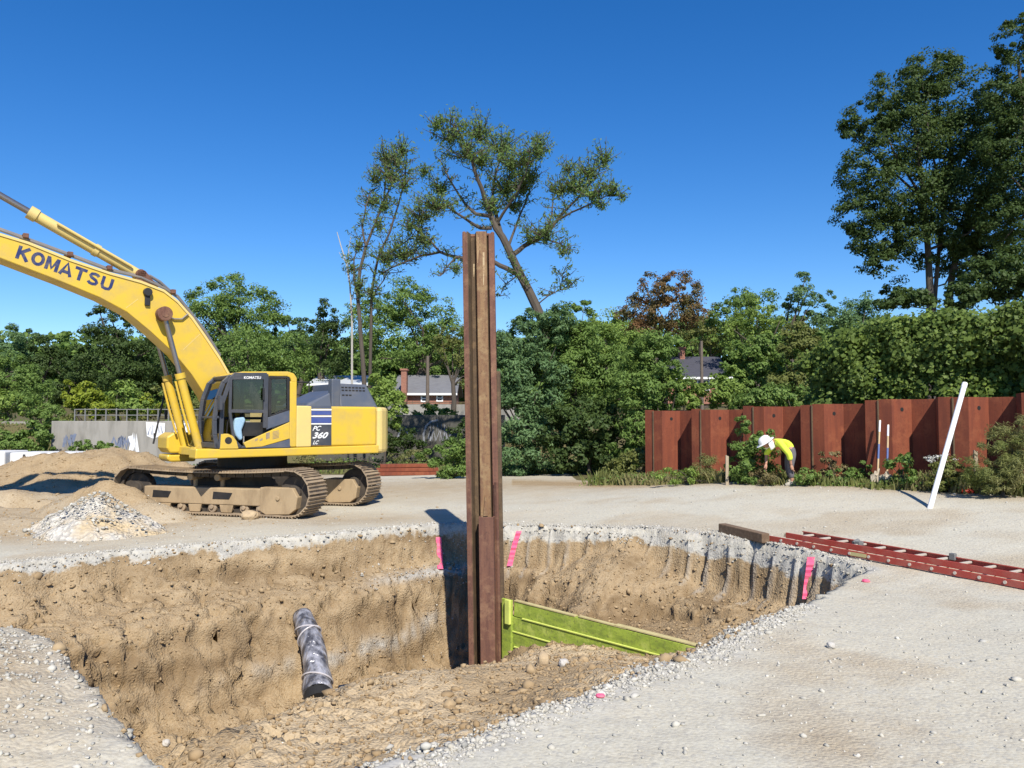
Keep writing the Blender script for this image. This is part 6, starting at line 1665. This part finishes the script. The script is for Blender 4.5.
tree("shrub", "dark low bush at the foot of the thicket", "shrub", 27.5, M['lf_dark'], [(590, 425, 30, 28), (610, 450, 26, 22), (575, 452, 26, 20), (560, 430, 22, 26)], (590, 479), .08, dens=1.2, leaf=4.0, group=BS)
# ---- low growth along its foot
tree("shrub", "pale olive weed bush at the left foot of the red wall", "shrub", 23.0, M['lf_olive'], [(640, 462, 22, 14), (625, 470, 24, 10), (665, 466, 20, 13)], (640, 482), .03, dens=1.2, leaf=3.2)
tree("dry_weed", "dry tan seeding weed in front of the left end of the red wall", "weed", 22.5, M['lf_dry'], [(668, 436, 9, 12), (678, 448, 9, 12), (660, 450, 10, 10), (684, 462, 9, 10)], (672, 480), .02, dens=.8, leaf=2.6)
tree("dry_weed", "dry tan weed between the first two bright webs of the red wall", "weed", 22, M['lf_dry'], [(690, 455, 9, 11), (704, 462, 12, 11)], (694, 481), .02, dens=.9, leaf=2.6)
tree("shrub", "green grassy bush left of the grey stake", "shrub", 19.8, M['lf_grass'], [(705, 470, 18, 12), (722, 474, 16, 9)], (708, 484), .03, dens=1.5, leaf=3.2, aspect=.2)
tree("shrub", "dark green sapling bush in front of the bending worker", "shrub", 18.6, M['lf_mid'], [(748, 440, 13, 16), (760, 455, 15, 18), (740, 462, 14, 16), (755, 474, 20, 12), (743, 424, 8, 9), (766, 438, 8, 10)], (750, 484), .05, dens=1.05, leaf=4.2, aspect=.4)
tree("shrub", "tan grassy tuft at the foot of the worker's bush", "shrub", 18.0, M['lf_dry'], [(762, 474, 11, 10), (776, 478, 12, 7)], (764, 485), .02, dens=1.1, leaf=3, aspect=.25)
tree("dry_weed", "dry tan weed standing right of the bending worker", "weed", 17.9, M['lf_dry'], [(830, 455, 10, 12), (838, 470, 12, 10), (826, 476, 12, 8)], (833, 486), .02, dens=.8, leaf=2.6)
tree("shrub", "low green weeds between the worker and the shovels", "shrub", 17.6, M['lf_mid'], [(806, 476, 16, 9), (845, 477, 18, 9), (860, 470, 10, 12)], (830, 487), .03, dens=1.0, leaf=3.0)
tree("shrub", "leafy weed bush between the shovels and the white pipe", "shrub", 16.3, M['lf_mid'], [(900, 470, 12, 14), (913, 478, 14, 10), (906, 460, 8, 8)], (905, 488), .03, dens=1.0, leaf=3.4)
tree("shrub", "weed bush with pale flower heads right of the white pipe's foot", "shrub", 15.6, M['lf_olive'], [(950, 472, 16, 15), (940, 482, 16, 8), (962, 480, 14, 10)], (950, 490), .03, dens=1.0, leaf=3.2)
tree("flowering_weed", "flat white flower heads behind the leaning white pipe", "weed", 15.9, M['lf_white'], [(936, 455, 11, 3), (948, 458, 10, 3), (930, 460, 6, 3)], (940, 488), .015, dens=1.1, leaf=2.2)
tree("shrub", "tall grassy weed mass at the right edge in front of the red wall", "shrub", 14.6, M['lf_grass'], [(1005, 455, 24, 26), (990, 472, 24, 18), (1020, 470, 20, 22), (1035, 440, 24, 26), (1000, 482, 30, 10)], (1002, 491), .03, dens=1.3, leaf=5.0, aspect=.14)
# ---- behind the wall
tree("shrub", "light bush between the thicket and the dark roofed house", "shrub", 27, M['lf_light'], [(672, 386, 18, 18), (688, 394, 16, 13), (716, 390, 16, 13), (732, 380, 12, 14), (702, 402, 18, 10)], (685, 410), .05, dens=1.2, leaf=3.4)
tree("shrub", "green sapling thicket right of the dark roofed house", "shrub", 29, M['lf_mid'], [(748, 365, 24, 20), (765, 385, 26, 20), (735, 388, 20, 18), (780, 362, 22, 20), (760, 345, 22, 14), (755, 400, 30, 10)], (755, 415), .07, dens=1.3, leaf=3.6)
tree("shrub", "olive scrub above the red wall left of the vine hedge", "shrub", 27, M['lf_olive'], [(800, 350, 24, 18), (815, 372, 26, 18), (790, 385, 26, 16), (830, 352, 20, 18), (795, 335, 20, 10), (822, 390, 24, 12)], (808, 412), .06, dens=1.2, leaf=3.4)
tree("flowering_shrub", "shrub with white blossom heads just above the red wall", "shrub", 21, M['lf_white'], [(846, 374, 12, 5), (838, 384, 10, 4), (862, 372, 8, 4), (876, 382, 10, 4), (868, 392, 10, 4), (905, 380, 8, 3)], (856, 400), .03, dens=.30, leaf=2.6)

def vine_hedge():
    nc = 1500
    sc_ = np.r_[RNG.uniform(3.6, 15.5, nc), RNG.uniform(3.6, 15.5, 420)]
    topf = lambda q: np.interp(q, [3.6, 4.4, 5.2, 15.5], [3.7, 4.15, 4.35, 4.45]) + .26 * fbm(q, q * 0, 1.3, 4)
    tz_ = topf(sc_); zc = np.r_[1.8 + (tz_[:nc] - 1.8) * RNG.random(nc) ** .85, tz_[nc:] - .05]
    ec = np.r_[-1.5 + .34 * fbm(sc_[:nc] * 1.0, zc[:nc] * 1.0, 1.1, 3) + RNG.normal(0, .16, nc), RNG.uniform(-2.6, -1.45, 420)]
    dark = (fbm(sc_[:nc] * 1.2, zc[:nc] * 1.2 + 4, .9, 3) < -.15); ec[:nc] -= dark * RNG.uniform(.3, 1.1, nc)
    m_ = 46; k = np.repeat(np.arange(len(sc_)), m_); g = RNG.normal(size=(len(k), 3)); g /= np.linalg.norm(g, axis=1, keepdims=True)
    g *= (RNG.random((len(k), 1)) ** .45) * RNG.uniform(.14, .46, len(sc_))[k][:, None]
    s, ev, z = sc_[k] + g[:, 0], ec[k] + g[:, 1] * .8, zc[k] + g[:, 2] * .9
    keep = z < topf(s) + .26; s, ev, z, g = s[keep], ev[keep], z[keep], g[keep]
    X, Y = W0[0] + WD[0] * s + WN[0] * ev, W0[1] + WD[1] * s + WN[1] * ev
    pos = np.c_[X, Y, z]; nr = np.array([WN[0] * .8, WN[1] * .8, .5]) + RNG.normal(0, .5, (len(s), 3)) + np.c_[WD[0] * g[:, 0] + WN[0] * g[:, 1], WD[1] * g[:, 0] + WN[1] * g[:, 1], g[:, 2]] * 2.0
    base = wall_pt(9, -2.3, 1.7); root = thing("vine_hedge", "high hedge of broad leaved vines over a fence behind the red wall", "hedge", tuple(base))
    L = RNG.uniform(.06, .14, len(s)); V, Q = leaf_quads(pos, nr, L, L * .85)
    leaves_obj("vine_leaves", V, Q, M['lf_vine'], root, base)
    m = MB()
    for k in range(7):
        q = wall_pt(4.6 + k * 1.8, -2.4, 1.5) - base; m.tube([q, q + np.array([0, 0, 2.2])], .03, 8)
    for z in (.2, 1.1, 2.1): m.tube([wall_pt(4.6, -2.4, 1.6 + z) - base, wall_pt(15.4, -2.4, 1.6 + z) - base], .02, 6)
    m.build("fence_frame", M['steel'], root)
M['lf_vine'] = leafmat("broad vine leaves", (0.045, 0.085, 0.018), (0.27, 0.37, 0.075), (0.14, 0.20, 0.045))
vine_hedge()
# ---- left shrubs
tree("shrub", "bright yellow green shrub growing over the graffiti wall", "shrub", 36, M['lf_bright'], [(78, 396, 18, 11), (92, 404, 18, 12), (70, 388, 8, 7), (84, 386, 10, 6), (98, 412, 10, 7)], (84, 420), .06, dens=1.4, leaf=3.4)
tree("shrub", "second yellow green shrub right of the bright one on the wall", "shrub", 37, M['lf_light'], [(120, 396, 18, 13), (112, 408, 16, 10), (138, 406, 16, 9)], (120, 420), .06, dens=1.3, leaf=3.4)
tree("shrub", "small yellow green shrub left of the boom cylinders", "shrub", 37.5, M['lf_bright'], [(143, 402, 13, 7), (152, 408, 12, 6)], (146, 420), .05, dens=1.1, leaf=3.2)
tree("shrub", "tall grassy shrub with upright leaves left of the bright shrub", "shrub", 35.5, M['lf_mid'], [(42, 398, 14, 18), (50, 412, 14, 12), (32, 410, 10, 12)], (42, 424), .05, dens=1.3, leaf=3.6, aspect=.3)
tree("shrub", "dark green shrub spilling down the left end of the graffiti wall", "shrub", 33, M['lf_mid'], [(42, 430, 10, 16), (30, 440, 18, 11), (12, 444, 20, 8), (46, 444, 8, 9), (-6, 440, 16, 12)], (35, 452), .05, dens=1.6, leaf=3.4)
tree("shrub", "light green shrubs at the left edge above the pale blocks", "shrub", 40, M['lf_light'], [(8, 400, 16, 10), (-8, 408, 16, 12), (20, 408, 12, 8)], (8, 420), .05, dens=1.2, leaf=3.2)
tree("shrub", "olive scrub along the top of the graffiti wall below the dark oak", "shrub", 40, M['lf_olive'], [(160, 400, 20, 12), (180, 405, 20, 12), (130, 412, 24, 8), (60, 412, 16, 9)], (150, 420), .05, dens=1.0, leaf=3.0)
tree("shrub", "low green weeds at the foot of the graffiti wall", "shrub", 33, M['lf_mid'], [(90, 446, 15, 6), (108, 448, 12, 5), (78, 450, 10, 5)], (92, 455), .03, dens=1.5, leaf=3.0)
# ---- behind the counterweight
tree("shrub", "bright green bush rising behind the counterweight", "shrub", 32, M['lf_light'], [(382, 385, 14, 12), (378, 400, 20, 14), (392, 412, 14, 14), (396, 398, 9, 10), (372, 412, 12, 12)], (384, 450), .05, dens=1.4, leaf=3.8, aspect=.4)
tree("shrub", "green bush left of the tall pile behind the rusty sheets", "shrub", 27, M['lf_mid'], [(445, 452, 20, 12), (458, 462, 14, 14), (432, 456, 14, 9), (452, 470, 18, 9), (462, 440, 9, 10)], (450, 478), .04, dens=1.5, leaf=3.8, aspect=.4)
tree("shrub", "clipped green growth on top of the dark graffiti wall", "shrub", 40.5, M['lf_mid'], [(405, 411, 16, 6), (425, 411, 16, 6), (440, 410, 12, 6), (455, 414, 16, 8)], (420, 418), .04, dens=1.3, leaf=3.0)
tree("shrub", "dark ivy shrub against the left part of the dark graffiti wall", "shrub", 36.5, M['lf_dark'], [(395, 438, 18, 16), (410, 446, 14, 9), (380, 446, 16, 12), (468, 440, 20, 22)], (398, 458), .05, dens=1.0, leaf=3.2)
tree("shrub", "thin weeds in front of the dark graffiti wall beside the counterweight", "shrub", 31, M['lf_grass'], [(400, 456, 14, 6), (418, 455, 12, 6), (330, 455, 22, 8), (300, 457, 18, 7)], (400, 464), .03, dens=1.0, leaf=3.4, aspect=.2)

# ---- grass and weeds along the verge, and the far wood: nobody could count them
def verge():
    n = 11000; s = RNG.uniform(-1.5, 13, n); e = np.abs(RNG.normal(0, .75, n)) + .42
    e = np.where(RNG.random(n) < .3, RNG.uniform(.2, 1.3, n), e)
    m = (e < 1.6 + .7 * fbm(s, e * .3, .8, 3)) & (fbm(s + 7, e, .7, 3) > -.28); s, e = s[m], e[m]
    X, Y = W0[0] + WD[0] * s + WN[0] * e, W0[1] + WD[1] * s + WN[1] * e
    n2 = 17000; X2, Y2 = RNG.uniform(-6.5, 4.2, n2), RNG.uniform(26.6, 30.0, n2); k = fbm(X2, Y2, .5, 3) + (Y2 - 28.2) * .35 > 0; X2, Y2 = X2[k], Y2[k]
    n3 = 9000; X3, Y3 = RNG.uniform(-26, 4, n3), RNG.uniform(30, 38, n3)
    n4 = 9000; s4 = RNG.uniform(-1, 9, n4); e4 = RNG.uniform(-6, -1.0, n4); X4, Y4 = W0[0] + WD[0] * s4 + WN[0] * e4, W0[1] + WD[1] * s4 + WN[1] * e4
    X, Y = np.r_[X, X2, X4, X3], np.r_[Y, Y2, Y4, Y3]; bare = (X > -7.5) & (X < -2.4) & (Y < 30.6) & (Y > 26); X, Y = X[~bare], Y[~bare]; n = len(X)
    z = H(X, Y); cl = .35 + .9 * np.clip(fbm(X, Y, .8, 4) + .5, 0, 1)
    h = cl * RNG.uniform(.06, .34, n) * np.where(np.arange(n) >= n - n3, .7, 1)
    a = RNG.random(n) * 2 * math.pi; lean = np.c_[np.cos(a), np.sin(a)] * (h * RNG.uniform(.1, .6, n))[:, None]
    w = RNG.uniform(.012, .03, n) * (Y / 18)
    b = RNG.random(n) * math.pi; wv = np.c_[np.cos(b), np.sin(b)] * w[:, None]
    p = np.c_[X, Y]
    V = np.stack([np.c_[p - wv, z - .02], np.c_[p + wv, z - .02], np.c_[p + wv * .9 + lean * .5, z + h * .6], np.c_[p - wv * .9 + lean * .5, z + h * .6],
                  np.c_[p + lean * .5 + wv * .9, z + h * .6], np.c_[p + lean * .5 - wv * .9, z + h * .6], np.c_[p + lean - wv * .1, z + h], np.c_[p + lean + wv * .1, z + h]], 1).reshape(-1, 3)
    i = np.arange(n)[:, None] * 8
    tag(link("verge_weeds", fast_mesh("verge_weeds", V, quads=np.vstack([i + np.array([[0, 1, 2, 3]]), i + np.array([[5, 4, 7, 6]])])), M['lf_grass']), kind="stuff")
    # leafy low ground cover
    n = 16000; k = RNG.integers(0, len(X), n); q = np.c_[X[k] + RNG.normal(0, .2, n), Y[k] + RNG.normal(0, .12, n)]
    q = np.c_[q, H(q[:, 0], q[:, 1]) + RNG.uniform(.02, .35, n) * np.clip(fbm(q[:, 0], q[:, 1], .7, 3) + .7, 0, 1)]
    L = RNG.uniform(.04, .09, n) * (q[:, 1] / 20); V, Q = leaf_quads(q, RNG.normal(size=(n, 3)) * .6 + np.array([0, -.3, .7]), L, L * .6)
    tag(link("ground_cover", fast_mesh("ground_cover", V, quads=Q), M['lf_mid']), kind="stuff")
tree("shrub", "green scrub just above the middle of the red wall behind the worker", "shrub", 24, M['lf_mid'], [(770, 398, 22, 12), (795, 400, 20, 11), (820, 398, 22, 11), (840, 396, 16, 10), (752, 402, 16, 9)], (790, 412), .04, dens=1.4, leaf=3.4)
tree("shrub", "young leafy weeds along the foot of the second bright web of the red wall", "shrub", 19.6, M['lf_light'], [(688, 474, 12, 9), (668, 478, 14, 8), (734, 480, 12, 6)], (690, 486), .03, dens=1.2, leaf=3.4, aspect=.3)
verge()
def far_wood():
    pos, nr = [], []
    for Y, n, yt in ((98, 100000, 352), (135, 70000, 338)):
        x = RNG.uniform(-600, 1400, n); top = yt + 9 * fbm(x, x * 0, .02, 4) + np.where(x > 540, -16, 0) + np.where(x > 1000, 0, 0)
        y = top + (410 - top) * RNG.random(n) ** 1.2; k = Y / FPX
        bx = np.array([P(a, b, Y) for a, b in zip(x, y)]); bx[:, 1] += 5 * fbm(x * .05, y * .08, 1.3, 3) + RNG.normal(0, 1, n)
        pos.append(bx); nr.append(RNG.normal(size=(n, 3)) * .8 + np.array([0, -.6, .7]))
    pos, nr = np.vstack(pos), np.vstack(nr); L = .75 * RNG.uniform(.7, 1.5, len(pos)); V, Q = leaf_quads(pos, nr, L, L * .7)
    tag(link("far_wood", fast_mesh("far_wood", V, quads=Q), M['lf_mid']), kind="stuff")
far_wood()
